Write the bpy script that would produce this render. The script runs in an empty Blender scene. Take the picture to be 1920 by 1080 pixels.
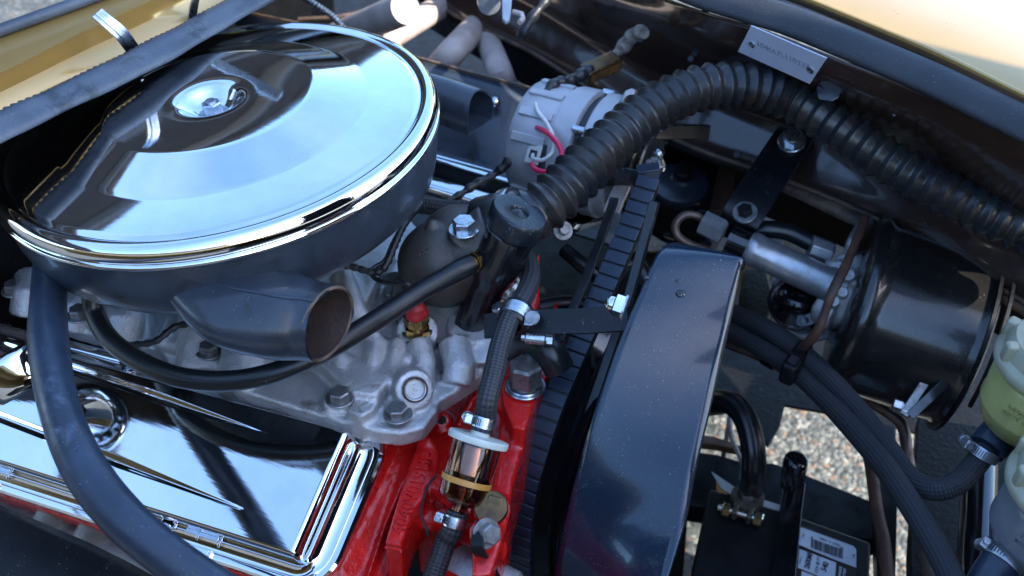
import bpy, bmesh, math, random
from mathutils import Vector, Matrix, noise as mnoise
R = math.radians
random.seed(7)
SC = bpy.context.scene
COL = SC.collection

# ---------------------------------------------------------------- camera, sky, sun, exposure
# World axes: +X towards the front of the car, +Y across to the far fender, +Z up; metres; z = 0 at the air cleaner rim.
FPX, PITCH, CZ = 2100.0, R(38), 0.469
FW = Vector((-.469 * math.cos(PITCH), .883 * math.cos(PITCH), -math.sin(PITCH)))
RT = Vector((.883, .469, 0))
UP = RT.cross(FW)
CAM = Vector((0, 0, CZ))
cam_d = bpy.data.cameras.new('camera')
cam = bpy.data.objects.new('camera', cam_d)
COL.objects.link(cam)
cam.matrix_world = Matrix.Translation(CAM) @ Matrix((RT, UP, -FW)).transposed().to_4x4()
cam_d.sensor_width = 36
cam_d.lens = FPX / 1920 * 36
cam_d.clip_start = .02
cam_d.clip_end = 3000
cam_d.dof.use_dof = True
cam_d.dof.focus_distance = .86
cam_d.dof.aperture_fstop = 8.5
SC.camera = cam

SUN_EL, SUN_AZ = R(40), R(-8)          # azimuth measured from +X (front) towards +Y (far side)
sun_dir = Vector((math.cos(SUN_EL) * math.cos(SUN_AZ), math.cos(SUN_EL) * math.sin(SUN_AZ), math.sin(SUN_EL)))
sd = bpy.data.lights.new('sun', 'SUN')
sd.energy = 3.0
sd.angle = R(.5)
sd.color = (1, .93, .82)
so = bpy.data.objects.new('sun', sd)
COL.objects.link(so)
so.rotation_euler = sun_dir.to_track_quat('Z', 'Y').to_euler()

W = bpy.data.worlds.new('World')
SC.world = W
W.use_nodes = True
nt = W.node_tree
bg = nt.nodes['Background']
sky = nt.nodes.new('ShaderNodeTexSky')
sky.sky_type = 'NISHITA'
sky.sun_disc = False
sky.sun_elevation = SUN_EL
sky.sun_rotation = math.pi / 2 - SUN_AZ
sky.air_density = 1.0
sky.dust_density = 1.0
sky.ozone_density = 3.0
# thin high cloud over the blue
tc = nt.nodes.new('ShaderNodeTexCoord')
mp = nt.nodes.new('ShaderNodeMapping'); mp.inputs['Scale'].default_value = (1, 1, 2.5)
nz = nt.nodes.new('ShaderNodeTexNoise'); nz.inputs['Scale'].default_value = 1.1; nz.inputs['Detail'].default_value = 3; nz.inputs['Roughness'].default_value = .6
rp = nt.nodes.new('ShaderNodeMapRange'); rp.inputs[1].default_value = .38; rp.inputs[2].default_value = .68; rp.inputs[3].default_value = .0; rp.inputs[4].default_value = .05
mx = nt.nodes.new('ShaderNodeMix'); mx.data_type = 'RGBA'
mx.inputs[7].default_value = (7.5, 8.6, 10.0, 1)
nt.links.new(tc.outputs['Generated'], mp.inputs[0]); nt.links.new(mp.outputs[0], nz.inputs['Vector'])
nt.links.new(nz.outputs['Fac'], rp.inputs[0]); nt.links.new(rp.outputs[0], mx.inputs[0])
hsv = nt.nodes.new('ShaderNodeHueSaturation'); hsv.inputs['Saturation'].default_value = 1.12
nt.links.new(sky.outputs[0], hsv.inputs['Color']); nt.links.new(hsv.outputs[0], mx.inputs[6]); nt.links.new(mx.outputs[2], bg.inputs[0])
bg.inputs[1].default_value = .15
SC.view_settings.view_transform = 'Standard'
SC.view_settings.look = 'None'
SC.view_settings.gamma = 1
SC.view_settings.exposure = 2.2
SC.cycles.max_bounces = 10
SC.cycles.transmission_bounces = 8
SC.cycles.use_denoising = True
SC.cycles.sample_clamp_indirect = 8

# ---------------------------------------------------------------- placing by sight line (photo pixel + height)
def ray(u, v):
    return FW + RT * ((u - 960) / FPX) + UP * ((540 - v) / FPX)
def P(u, v, z):
    d = ray(u, v)
    return CAM + d * ((z - CZ) / d.z)
def PL(u, v, p, n):
    d = ray(u, v)
    return CAM + d * ((Vector(p) - CAM).dot(n) / d.dot(n))
def PX(u, v, x): return PL(u, v, (x, 0, 0), Vector((1, 0, 0)))
def PY(u, v, y): return PL(u, v, (0, y, 0), Vector((0, 1, 0)))

# ---------------------------------------------------------------- materials
class NT:
    def __init__(s, name):
        s.m = bpy.data.materials.new(name); s.m.use_nodes = True
        s.t = s.m.node_tree; s.b = s.t.nodes['Principled BSDF']
        s.c = s.t.nodes.new('ShaderNodeTexCoord')
    def n(s, t, **k):
        o = s.t.nodes.new(t)
        for a, v in k.items(): setattr(o, a, v)
        return o
    def l(s, a, b): s.t.links.new(a, b)
    def noise(s, scale, detail=4, rough=.6, src='Object', dist=0, stretch=None):
        o = s.n('ShaderNodeTexNoise'); o.inputs['Scale'].default_value = scale
        o.inputs['Detail'].default_value = detail; o.inputs['Roughness'].default_value = rough
        o.inputs['Distortion'].default_value = dist
        if stretch:
            m = s.n('ShaderNodeMapping'); m.inputs['Scale'].default_value = stretch
            s.l(s.c.outputs[src], m.inputs[0]); s.l(m.outputs[0], o.inputs['Vector'])
        else: s.l(s.c.outputs[src], o.inputs['Vector'])
        return o.outputs['Fac']
    def mr(s, x, a, b, c=0, d=1):
        o = s.n('ShaderNodeMapRange'); o.clamp = True
        for i, v in zip((1, 2, 3, 4), (a, b, c, d)): o.inputs[i].default_value = v
        s.l(x, o.inputs[0]); return o.outputs[0]
    def mix(s, f, a, b):
        o = s.n('ShaderNodeMix', data_type='RGBA')
        if isinstance(f, float): o.inputs[0].default_value = f
        else: s.l(f, o.inputs[0])
        for i, v in ((6, a), (7, b)):
            if isinstance(v, tuple): o.inputs[i].default_value = (*v, 1)
            else: s.l(v, o.inputs[i])
        return o.outputs[2]
    def bump(s, h, strength, dist=.001, prev=None):
        o = s.n('ShaderNodeBump'); o.inputs['Strength'].default_value = strength; o.inputs['Distance'].default_value = dist
        s.l(h, o.inputs['Height'])
        if prev: s.l(prev, o.inputs['Normal'])
        return o.outputs[0]

def mat(name, c, c2=None, vs=30, metal=0., rough=.5, rr=.12, bump=None, bump2=None, coat=0., stain=None, specks=0., spec=.5, scratch=0.):
    k = NT(name); b = k.b
    b.inputs['Metallic'].default_value = metal
    b.inputs['Specular IOR Level'].default_value = spec
    col = k.mix(k.mr(k.noise(vs, 5), .35, .65), c, c2 or tuple(x * .82 for x in c))
    r = k.mr(k.noise(vs * 1.7, 6, .7), .3, .7, max(.02, rough - rr), min(1, rough + rr))
    if stain:                       # (colour, scale, threshold)
        f = k.mr(k.noise(stain[1], 7, .65, dist=.4), stain[2], stain[2] + .12)
        col = k.mix(f, col, stain[0])
    if specks:
        f = k.mr(k.noise(900, 2, .5), .735 - specks * .05, .77 - specks * .05)
        f2 = k.mr(k.noise(60, 2), .45, .6)
        mm = k.n('ShaderNodeMath', operation='MULTIPLY'); k.l(f, mm.inputs[0]); k.l(f2, mm.inputs[1])
        col = k.mix(mm.outputs[0], col, (.35, .37, .38))
    k.l(col, b.inputs['Base Color']); k.l(r, b.inputs['Roughness'])
    nb = None
    if bump: nb = k.bump(k.noise(bump[0], 4, .6), bump[1], bump[2] if len(bump) > 2 else .001)
    if bump2: nb = k.bump(k.noise(bump2[0], 3, .5), bump2[1], bump2[2] if len(bump2) > 2 else .001, nb)
    if scratch:
        nb = k.bump(k.noise(25, 3, .6, stretch=(1, 22, 4)), scratch, .0004, nb)
    if nb: k.l(nb, b.inputs['Normal'])
    b.inputs['Coat Weight'].default_value = coat
    b.inputs['Coat Roughness'].default_value = .06
    return k.m

M = {}
M['chrome'] = mat('chrome', (.84, .86, .88), (.78, .80, .82), 40, 1, .045, .035, bump2=(9, .05, .002), scratch=.05, specks=.7)
M['chrome_rim'] = mat('chrome_rim', (.82, .83, .84), None, 40, 1, .05, .03)
M['chrome_worn'] = mat('worn_chrome', (.68, .70, .72), (.5, .52, .55), 60, 1, .16, .1, bump2=(60, .1, .001), stain=((.16, .13, .10), 45, .66))
M['zinc'] = mat('zinc_plate', (.62, .65, .68), (.42, .45, .48), 180, 1, .3, .12, bump=(500, .25, .0004))
M['zinc_yellow'] = mat('yellow_zinc', (.66, .56, .32), (.5, .5, .45), 120, 1, .28, .1)
M['steel_dull'] = mat('dull_steel', (.34, .35, .36), (.2, .2, .2), 160, .9, .45, .1, bump=(700, .3, .0004), stain=((.12, .06, .03), 90, .6))
M['alu'] = mat('cast_aluminium', (.60, .61, .62), (.46, .465, .475), 40, .75, .38, .12, bump=(700, 1.0, .0010), bump2=(110, .55, .002), stain=((.15, .12, .085), 26, .60))
M['alu_clean'] = mat('pale_cast_aluminium', (.40, .42, .45), (.31, .33, .36), 25, .35, .5, .08, bump=(700, .5, .0006), stain=((.2, .2, .2), 30, .62))
M['alu_ribbed'] = mat('brushed_aluminium', (.42, .44, .46), (.3, .31, .33), 60, .7, .34, .1, bump=(400, .25, .0005), stain=((.15, .12, .1), 35, .62), scratch=.25)
M['iron'] = mat('dirty_cast_iron', (.105, .100, .092), (.06, .056, .052), 25, .6, .40, .12, bump=(850, .9, .0008), bump2=(80, .35, .002), stain=((.09, .045, .022), 24, .56))
M['manifold_iron'] = mat('grey_manifold_paint', (.25, .26, .27), (.17, .17, .18), 50, .4, .5, .1, bump=(500, .8, .001), stain=((.15, .08, .05), 60, .62))
M['red'] = mat('red_engine_paint', (.72, .012, .009), (.50, .007, .008), 22, 0, .27, .12, bump=(420, .7, .0009), bump2=(60, .7, .0025), coat=.5, stain=((.12, .016, .012), 30, .61))
M['black_gloss'] = mat('glossy_black_paint', (0.0050, 0.0055, 0.0070), (0.0070, 0.0075, 0.0090), 20, 0, .16, .07, bump2=(14, .12, .004), coat=.6, specks=.35)  # black paints here are tinted blue to carry sky reflection
M['black_wavy'] = mat('wavy_black_panel_warm_sheen', (.007, .009, .012), (.038, .020, .013), 3, 0, .19, .08, bump2=(8, .55, .012), coat=.5, specks=.5)  # brown patches paint in a warm reflected sheen
M['black_satin'] = mat('satin_black_paint', (.0035, .0042, .0055), (.006, .0075, .010), 30, 0, .34, .1, bump=(500, .3, .0005), specks=.8, spec=.32)
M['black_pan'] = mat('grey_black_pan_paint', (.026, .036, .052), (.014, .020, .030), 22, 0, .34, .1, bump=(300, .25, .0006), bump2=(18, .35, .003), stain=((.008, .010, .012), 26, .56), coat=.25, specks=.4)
M['black_dirty'] = mat('grimy_black', (.0030, .0031, .0035), (.0055, .005, .005), 26, 0, .5, .15, bump=(160, .5, .002), stain=((.014, .010, .008), 20, .66), specks=.5, spec=.22)
M['rubber'] = mat('smooth_black_rubber', (.006, .0072, .009), (.010, .012, .015), 35, 0, .33, .08, bump=(500, .2, .0004), stain=((.022, .025, .030), 18, .66), specks=.5)
M['rubber_blue'] = mat('bluish_worn_rubber', (.022, .038, .066), (.012, .021, .038), 22, 0, .36, .12, bump=(300, .35, .0007), bump2=(40, .2, .002), stain=((.07, .10, .15), 24, .60), specks=.7)
M['corrugated'] = mat('corrugated_rubber', (.012, .015, .020), (.024, .020, .016), 30, 0, .30, .10, bump=(350, .3, .0007), stain=((.045, .030, .019), 14, .60), specks=.5)
M['seal'] = mat('weatherstrip_rubber', (.036, .048, .068), (.07, .09, .115), 18, 0, .42, .1, bump=(400, .5, .0009), stain=((.016, .022, .03), 30, .58), specks=.6)
M['shroud'] = mat('scuffed_black_shroud_sky_tint', (.0045, .014, .030), (.007, .019, .038), 9, 0, .25, .10, bump=(900, .12, .0003), bump2=(12, .18, .003), coat=.4, specks=.9, scratch=.20)  # blue of the reflected sky is put into the base colour
M['plastic_black'] = mat('black_plastic', (.0035, .0042, .0055), (.006, .007, .009), 50, 0, .42, .08, bump=(900, .5, .0005), specks=.8, spec=.28)
M['tape'] = mat('black_tape', (.009, .010, .012), (.024, .026, .030), 90, 0, .40, .1, bump=(200, .8, .001))
M['tape_old'] = mat('faded_cloth_tape', (.30, .25, .21), (.10, .085, .07), 110, 0, .75, .1, bump=(260, .8, .001))
M['brass'] = mat('brass', (.50, .30, .09), (.30, .17, .06), 130, 1, .26, .1, bump=(400, .2, .0004))
M['bronze'] = mat('tarnished_bronze', (.20, .12, .05), (.10, .06, .035), 60, .9, .28, .08, bump=(300, .2, .0005))
M['copper_old'] = mat('oxidised_steel_line', (.20, .135, .105), (.10, .07, .06), 60, .5, .42, .1, bump=(400, .3, .0005), stain=((.28, .26, .25), 60, .62))
M['rust'] = mat('rusty_steel', (.14, .065, .040), (.06, .032, .024), 50, .2, .6, .12, bump=(260, .8, .001), stain=((.05, .05, .055), 30, .58))
M['header'] = mat('ceramic_header_coat', (.48, .42, .38), (.34, .28, .26), 30, 0, .6, .1, bump=(300, .3, .0006), stain=((.20, .13, .11), 30, .62))
M['gold'] = mat('gold_paint', (.50, .31, .095), (.47, .29, .09), 12, .45, .30, .03, coat=1., bump=(2500, .04, .0002))
M['ledge'] = mat('pale_primer_metal', (.46, .47, .48), (.38, .39, .40), 60, .3, .42, .1, bump=(500, .3, .0004), specks=.4)
M['white_plastic'] = mat('milky_plastic', (.62, .66, .60), (.52, .56, .50), 40, 0, .4, .1)
M['reservoir_cap'] = mat('yellowed_white_plastic', (.36, .35, .26), (.27, .26, .17), 30, 0, .40, .08, stain=((.22, .17, .05), 34, .58))
M['red_boot'] = mat('red_rubber_boot', (.42, .015, .02), (.30, .01, .015), 60, 0, .4, .1)
M['wire_red'] = mat('pinkish_red_insulation', (.68, .018, .085), None, 60, 0, .3, .05)
M['wire_white'] = mat('white_insulation', (.62, .63, .60), (.5, .5, .48), 60, 0, .4, .05)
M['band'] = mat('amber_filter_band', (.55, .26, .05), (.48, .22, .04), 60, 0, .4, .05)
M['paper'] = mat('white_card', (.62, .60, .62), (.55, .54, .56), 30, 0, .6, .05)
M['orange'] = mat('orange_card', (.62, .25, .03), None, 30, 0, .5, .05)
M['ink'] = mat('black_print', (.02, .022, .03), None, 50, 0, .5, .05)
M['label'] = mat('white_label_paper', (.58, .62, .68), (.50, .54, .60), 30, 0, .42, .05, stain=((.36, .38, .42), 40, .68))
M['label_dark'] = mat('dark_label_paper', (.035, .025, .022), None, 30, 0, .4, .05)
M['plate'] = mat('aluminium_id_plate', (.56, .59, .68), (.52, .55, .64), 18, .35, .42, .06, bump=(60, .1, .0006))
M['stamp'] = mat('stamped_shadow', (.30, .31, .37), None, 50, .3, .55, .05)
M['roof_cloth'] = mat('dark_blue_black_cloth', (.012, .014, .022), (.02, .022, .03), 40, 0, .7, .1, bump=(800, .4, .0006))
M['cap_black'] = mat('filler_cap_black', (.006, .009, .013), (.011, .015, .021), 40, 0, .34, .1, bump=(500, .3, .0005), coat=.1, specks=1.2, spec=.45)
M['seal_dark'] = mat('dark_ribbed_rubber', (.010, .012, .015), (.020, .022, .026), 18, 0, .42, .1, bump=(400, .5, .0009), specks=.6)
M['tube_black'] = mat('filler_tube_black', (.004, .0045, .006), (.007, .008, .010), 30, 0, .24, .06, bump=(500, .15, .0004), coat=.3, specks=.5)
M['liner'] = mat('matt_black_panel_liner', (.0015, .002, .003), (.003, .0036, .005), 12, 0, .85, .1, spec=.08, bump=(200, .4, .002))
M['liner_edge'] = mat('dark_panel_brace_paint', (.005, .007, .011), (.008, .011, .016), 12, 0, .6, .1, spec=.2)
M['rusty_throat'] = mat('rusty_brown_throat', (.045, .024, .018), (.022, .014, .012), 60, 0, .6, .1, bump=(300, .6, .001))
M['edge_worn'] = mat('worn_edge_paint', (.16, .10, .065), (.05, .038, .03), 60, .2, .5, .1, bump=(300, .4, .0008), stain=((.02, .02, .022), 30, .56))
M['black_wavy2'] = mat('rolled_drum_paint', (0.0072, 0.0072, 0.0078), (0.0120, 0.0114, 0.0108), 14, 0, .26, .08, bump2=(10, .15, .004), coat=.4, specks=.3)
M['clamp_lead'] = mat('oxidised_lead', (.20, .17, .14), (.10, .085, .07), 90, .6, .42, .1, bump=(300, .5, .0008))
M['brick'] = mat('brown_brick_wall', (.30, .13, .07), (.22, .10, .055), 3, 0, .8, .1, bump=(40, .5, .01))
M['leaf'] = mat('tree_leaf', (.075, .115, .018), (.030, .055, .012), .35, 0, .5, .1)
M['bark'] = mat('tree_bark', (.10, .075, .05), (.06, .045, .03), 3, 0, .8, .1)

def glassmat(name, col, rough=.03, ior=1.45, trans=1.):
    k = NT(name); b = k.b
    b.inputs['Base Color'].default_value = (*col, 1)
    b.inputs['Transmission Weight'].default_value = trans
    b.inputs['IOR'].default_value = ior
    k.l(k.mr(k.noise(60, 4), .3, .7, rough, rough + .05), b.inputs['Roughness'])
    return k.m
M['filter_glass'] = glassmat('amber_tinted_glass', (.62, .40, .30), .02)
M['fuel'] = glassmat('dark_amber_fuel', (.22, .07, .06), .03, 1.35)
M['windshield'] = mat('dark_windscreen_glass', (.006, .008, .012), None, 3, 0, .02, .01, spec=.5)
k = NT('frosted_reservoir_yellow'); k.b.inputs['Base Color'].default_value = (.50, .48, .20, 1)
k.l(k.mix(k.mr(k.noise(30, 4), .35, .65), (.42, .39, .13), (.33, .31, .12)), k.b.inputs['Base Color'])
k.b.inputs['Roughness'].default_value = .3; k.b.inputs['Subsurface Weight'].default_value = .5; k.b.inputs['Subsurface Radius'].default_value = (.01, .01, .004); k.b.inputs['Coat Weight'].default_value = .4
M['fluid_yellow'] = k.m
k = NT('frosted_reservoir_grey')
k.l(k.mix(k.mr(k.noise(30, 4), .35, .65), (.17, .18, .19), (.12, .13, .15)), k.b.inputs['Base Color'])
k.b.inputs['Roughness'].default_value = .35; k.b.inputs['Subsurface Weight'].default_value = .4; k.b.inputs['Subsurface Radius'].default_value = (.01, .01, .01); k.b.inputs['Coat Weight'].default_value = .4
M['fluid_grey'] = k.m

def braidmat(name, c1, c2, na, nl, strength=1., rough=.6):
    """woven cover: two crossing sets of ribs in tube coordinates (U round, V along)"""
    k = NT(name); sep = k.n('ShaderNodeSeparateXYZ'); k.l(k.c.outputs['UV'], sep.inputs[0])
    def wave(sgn):
        a = k.n('ShaderNodeMath', operation='MULTIPLY'); k.l(sep.outputs[0], a.inputs[0]); a.inputs[1].default_value = na * 2 * math.pi * sgn
        b = k.n('ShaderNodeMath', operation='MULTIPLY'); k.l(sep.outputs[1], b.inputs[0]); b.inputs[1].default_value = nl * 2 * math.pi
        c = k.n('ShaderNodeMath', operation='ADD'); k.l(a.outputs[0], c.inputs[0]); k.l(b.outputs[0], c.inputs[1])
        d = k.n('ShaderNodeMath', operation='SINE'); k.l(c.outputs[0], d.inputs[0]); return d.outputs[0]
    m = k.n('ShaderNodeMath', operation='MULTIPLY'); k.l(wave(1), m.inputs[0]); k.l(wave(-1), m.inputs[1])
    h = k.mr(m.outputs[0], -1, 1)
    k.l(k.mix(h, c2, c1), k.b.inputs['Base Color'])
    k.b.inputs['Roughness'].default_value = rough
    k.l(k.bump(h, strength, .0008, k.bump(k.noise(900, 2), .3, .0004)), k.b.inputs['Normal'])
    return k.m
M['braid'] = braidmat('woven_black_cover', (.040, .043, .050), (.008, .008, .010), 6, 190)
M['braid_grey'] = braidmat('woven_grey_cover', (.034, .038, .046), (.010, .011, .015), 9, 230, .8, .8)
M['braid_fine'] = braidmat('ribbed_reservoir_hose', (.05, .055, .065), (.012, .013, .018), 8, 260, .9, .6)

k = NT('exposed_aggregate_asphalt')
vo = k.n('ShaderNodeTexVoronoi'); vo.inputs['Scale'].default_value = 85; k.l(k.c.outputs['Object'], vo.inputs['Vector'])
vo2 = k.n('ShaderNodeTexVoronoi', feature='DISTANCE_TO_EDGE'); vo2.inputs['Scale'].default_value = 85; k.l(k.c.outputs['Object'], vo2.inputs['Vector'])
ramp = k.n('ShaderNodeValToRGB'); sepc = k.n('ShaderNodeSeparateColor'); k.l(vo.outputs['Color'], sepc.inputs[0]); k.l(sepc.outputs[0], ramp.inputs[0])
cr = ramp.color_ramp; cr.interpolation = 'CONSTANT'
cr.elements[0].color = (0.026, 0.032, 0.032, 1); cr.elements[1].position = .3; cr.elements[1].color = (0.056, 0.064, 0.061, 1)
for pos, c in ((.55, (0.098, 0.105, 0.098, 1)), (.8, (0.143, 0.094, 0.064, 1)), (.88, (0.180, 0.180, 0.158, 1))):
    e = cr.elements.new(pos); e.color = c
k.l(k.mix(k.mr(vo2.outputs['Distance'], .02, .12), (.05, .055, .055), ramp.outputs[0]), k.b.inputs['Base Color'])
k.l(k.bump(vo2.outputs['Distance'], .8, .004), k.b.inputs['Normal']); k.b.inputs['Roughness'].default_value = .8
M['asphalt'] = k.m
k = NT('pebble_stone'); gi = k.n('ShaderNodeNewGeometry'); ramp = k.n('ShaderNodeValToRGB'); k.l(gi.outputs['Random Per Island'], ramp.inputs[0])
cr_ = ramp.color_ramp; cr_.interpolation = 'CONSTANT'; cr_.elements[0].color = (0.034, 0.041, 0.042, 1); cr_.elements[1].position = .25; cr_.elements[1].color = (0.075, 0.083, 0.081, 1)
for pos, c in ((.55, (0.128, 0.135, 0.124, 1)), (.8, (0.173, 0.109, 0.075, 1)), (.87, (0.210, 0.210, 0.188, 1))):
    e = cr_.elements.new(pos); e.color = c
k.l(ramp.outputs[0], k.b.inputs['Base Color']); k.b.inputs['Roughness'].default_value = .75
M['pebble'] = k.m

# ---------------------------------------------------------------- mesh helpers
class MB:
    def __init__(s): s.v = []; s.f = []; s.uv = {}
    def add(s, vs, fs):
        o = len(s.v); s.v += [Vector(v) for v in vs]; s.f += [tuple(i + o for i in f) for f in fs]
        return o
    def box(s, mtx, x, y, z):
        """box spanning the given (lo,hi) ranges in frame mtx"""
        c = [mtx @ Vector((a, b, d)) for a in x for b in y for d in z]
        s.add(c, [(0, 1, 3, 2), (4, 6, 7, 5), (0, 4, 5, 1), (2, 3, 7, 6), (0, 2, 6, 4), (1, 5, 7, 3)]); return s
    def lathe(s, mtx, prof, n=48, a0=0, a1=2 * math.pi, rfun=None, caps=False):
        full = abs(a1 - a0 - 2 * math.pi) < 1e-6
        m = n if full else n + 1
        rings = []
        vs = []
        for r, z in prof:
            if r < 1e-7: rings.append([len(vs)] * m); vs.append(mtx @ Vector((0, 0, z)))
            else:
                ring = []
                for i in range(m):
                    a = a0 + (a1 - a0) * i / n
                    q = r * (rfun(a, z) if rfun else 1)
                    ring.append(len(vs)); vs.append(mtx @ Vector((q * math.cos(a), q * math.sin(a), z)))
                rings.append(ring)
        fs = []
        for A, B in zip(rings[:-1], rings[1:]):
            for i in range(n if full else n):
                j = (i + 1) % m if full else i + 1
                f = [A[i], A[j], B[j], B[i]]
                g = []
                for q in f:
                    if q not in g: g.append(q)
                if len(g) > 2: fs.append(tuple(g))
        s.add(vs, fs); return s
    def cyl(s, p0, p1, r, n=24, r2=None, ch=0):
        p0, p1 = Vector(p0), Vector(p1); L = (p1 - p0).length
        r2 = r if r2 is None else r2
        ch = min(ch, r * .4, L * .4)
        pr = [(0, 0), (r - ch, 0)] + ([(r, ch)] if ch else []) + ([(r2, L - ch)] if ch else []) + [(r2 - ch, L), (0, L)]
        return s.lathe(frame(p0, p1 - p0), pr, n)
    def hexa(s, p0, p1, r, n=6, rot=0):
        p0, p1 = Vector(p0), Vector(p1); L = (p1 - p0).length
        m = frame(p0, p1 - p0) @ Matrix.Rotation(rot, 4, 'Z')
        s.lathe(m, [(0, 0), (r, 0), (r, L * .88)], n)
        s.lathe(m, [(r, L * .88), (r * .86, L), (0, L)], n); return s
    def sphere(s, c, r, n=20, sc=(1, 1, 1)):
        m = Matrix.Translation(c) @ Matrix.Diagonal((*sc, 1))
        pr = [(r * math.sin(t * math.pi / (n // 2)), -r * math.cos(t * math.pi / (n // 2))) for t in range(n // 2 + 1)]
        pr[0] = (0, -r); pr[-1] = (0, r)
        return s.lathe(m, pr, n)
    def sweep(s, pts, sec, closed=False, up=None, uvlen=True):
        """sec(i, t_len) -> list of (x,y) section points; frames by parallel transport"""
        fr, ln = pframes(pts, closed, up)
        base = len(s.v); m = None
        for i, (c, a, b) in enumerate(fr):
            q = sec(i, ln[i]); m = len(q)
            for x, y in q: s.v.append(c + a * x + b * y)
        n = len(fr)
        for i in range(n if closed else n - 1):
            i2 = (i + 1) % n
            for j in range(m):
                j2 = (j + 1) % m
                s.f.append((base + i * m + j, base + i * m + j2, base + i2 * m + j2, base + i2 * m + j))
                fi = len(s.f) - 1
                l1 = ln[i2] if i2 else ln[i] + (Vector(pts[0]) - Vector(pts[-1])).length
                s.uv[fi] = [(j / m, ln[i]), ((j + 1) / m, ln[i]), ((j + 1) / m, l1), (j / m, l1)]
        if not closed:
            s.f.append(tuple(base + j for j in range(m))[::-1]); s.f.append(tuple(base + (n - 1) * m + j for j in range(m)))
        return s
    def tube(s, pts, r, n=16, closed=False):
        rf = r if callable(r) else (lambda i, l: r)
        return s.sweep(pts, lambda i, l: [(rf(i, l) * math.cos(2 * math.pi * j / n), rf(i, l) * math.sin(2 * math.pi * j / n)) for j in range(n)], closed)
    def strip(s, pts, w, t, up, closed=False):
        """flat bar: width w along 'up', thickness t"""
        return s.sweep(pts, lambda i, l: [(-w / 2, -t / 2), (w / 2, -t / 2), (w / 2, t / 2), (-w / 2, t / 2)], closed, up)
    def prism(s, pts, d):
        """closed polygon of world points, extruded by vector d"""
        n = len(pts); d = Vector(d)
        s.add([Vector(p) for p in pts] + [Vector(p) + d for p in pts],
              [tuple(range(n)), tuple(range(2 * n - 1, n - 1, -1))] + [(i, i + n, (i + 1) % n + n, (i + 1) % n) for i in range(n)]); return s
    def grid(s, rows):
        m = len(rows[0]); o = s.add([p for r in rows for p in r], [])
        for i in range(len(rows) - 1):
            for j in range(m - 1):
                s.f.append((o + i * m + j, o + i * m + j + 1, o + (i + 1) * m + j + 1, o + (i + 1) * m + j))
        return s
    def build(s, name, m, parent=None, smooth=38, bevel=0, solid=0, sub=0, remesh=0, rsmooth=0, seg=2):
        lo = Vector([min(v[i] for v in s.v) for i in range(3)]); hi = Vector([max(v[i] for v in s.v) for i in range(3)])
        c = (lo + hi) / 2
        if not parent: c.z = lo.z
        me = bpy.data.meshes.new(name)
        me.from_pydata([v - c for v in s.v], [], s.f)
        if s.uv:
            ul = me.uv_layers.new(name='UVMap')
            for p in me.polygons:
                q = s.uv.get(p.index)
                if q:
                    for k_, li in enumerate(p.loop_indices): ul.data[li].uv = q[k_]
        me.validate(); bm = bmesh.new(); bm.from_mesh(me); bmesh.ops.recalc_face_normals(bm, faces=bm.faces); bm.to_mesh(me); bm.free()
        me.materials.append(M[m] if isinstance(m, str) else m)
        o = bpy.data.objects.new(name, me); COL.objects.link(o)
        if parent:
            o.parent = parent; o.location = c - wloc(parent)
        else: o.location = c
        for p in me.polygons: p.use_smooth = True
        if not remesh and smooth < 180: me.set_sharp_from_angle(angle=R(smooth))
        if remesh:
            md = o.modifiers.new('remesh', 'REMESH'); md.mode = 'VOXEL'; md.voxel_size = remesh; md.use_smooth_shade = True
            md = o.modifiers.new('smooth', 'SMOOTH'); md.factor = .5; md.iterations = rsmooth
        if solid:
            md = o.modifiers.new('solid', 'SOLIDIFY'); md.thickness = solid; md.offset = 0
        if bevel:
            md = o.modifiers.new('bevel', 'BEVEL'); md.width = bevel; md.segments = seg; md.limit_method = 'ANGLE'; md.angle_limit = R(40); md.harden_normals = True
        if sub:
            md = o.modifiers.new('sub', 'SUBSURF'); md.levels = sub; md.render_levels = sub
        return o

def wloc(o):
    v = Vector(o.location)
    return v + wloc(o.parent) if o.parent else v
def frame(o, z, xh=None):
    z = Vector(z).normalized(); xh = Vector(xh) if xh else Vector((1, 0, 0))
    if abs(z.dot(xh.normalized())) > .95: xh = Vector((0, 1, 0))
    y = z.cross(xh).normalized(); x = y.cross(z)
    m = Matrix((x, y, z)).transposed().to_4x4(); m.translation = Vector(o); return m
def cr(pts, n=8, closed=False):
    """Catmull-Rom through the points"""
    p = [Vector(q) for q in pts]; out = []; N = len(p)
    for i in range(N if closed else N - 1):
        a = p[(i - 1) % N] if closed or i > 0 else p[0] * 2 - p[1]
        b = p[i]; c = p[(i + 1) % N]
        d = p[(i + 2) % N] if closed or i + 2 < N else p[-1] * 2 - p[-2]
        for k_ in range(n):
            t = k_ / n
            out.append(.5 * ((2 * b) + (c - a) * t + (2 * a - 5 * b + 4 * c - d) * t * t + (3 * b - a - 3 * c + d) * t ** 3))
    if not closed: out.append(p[-1])
    return out
def resample(pts, step):
    out = [pts[0]]; acc = 0
    for a, b in zip(pts[:-1], pts[1:]):
        L = (b - a).length; 
        while acc + L >= step:
            t = (step - acc) / L; a = a + (b - a) * t; out.append(a); L = (b - a).length; acc = 0
        acc += L
    return out
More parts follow.
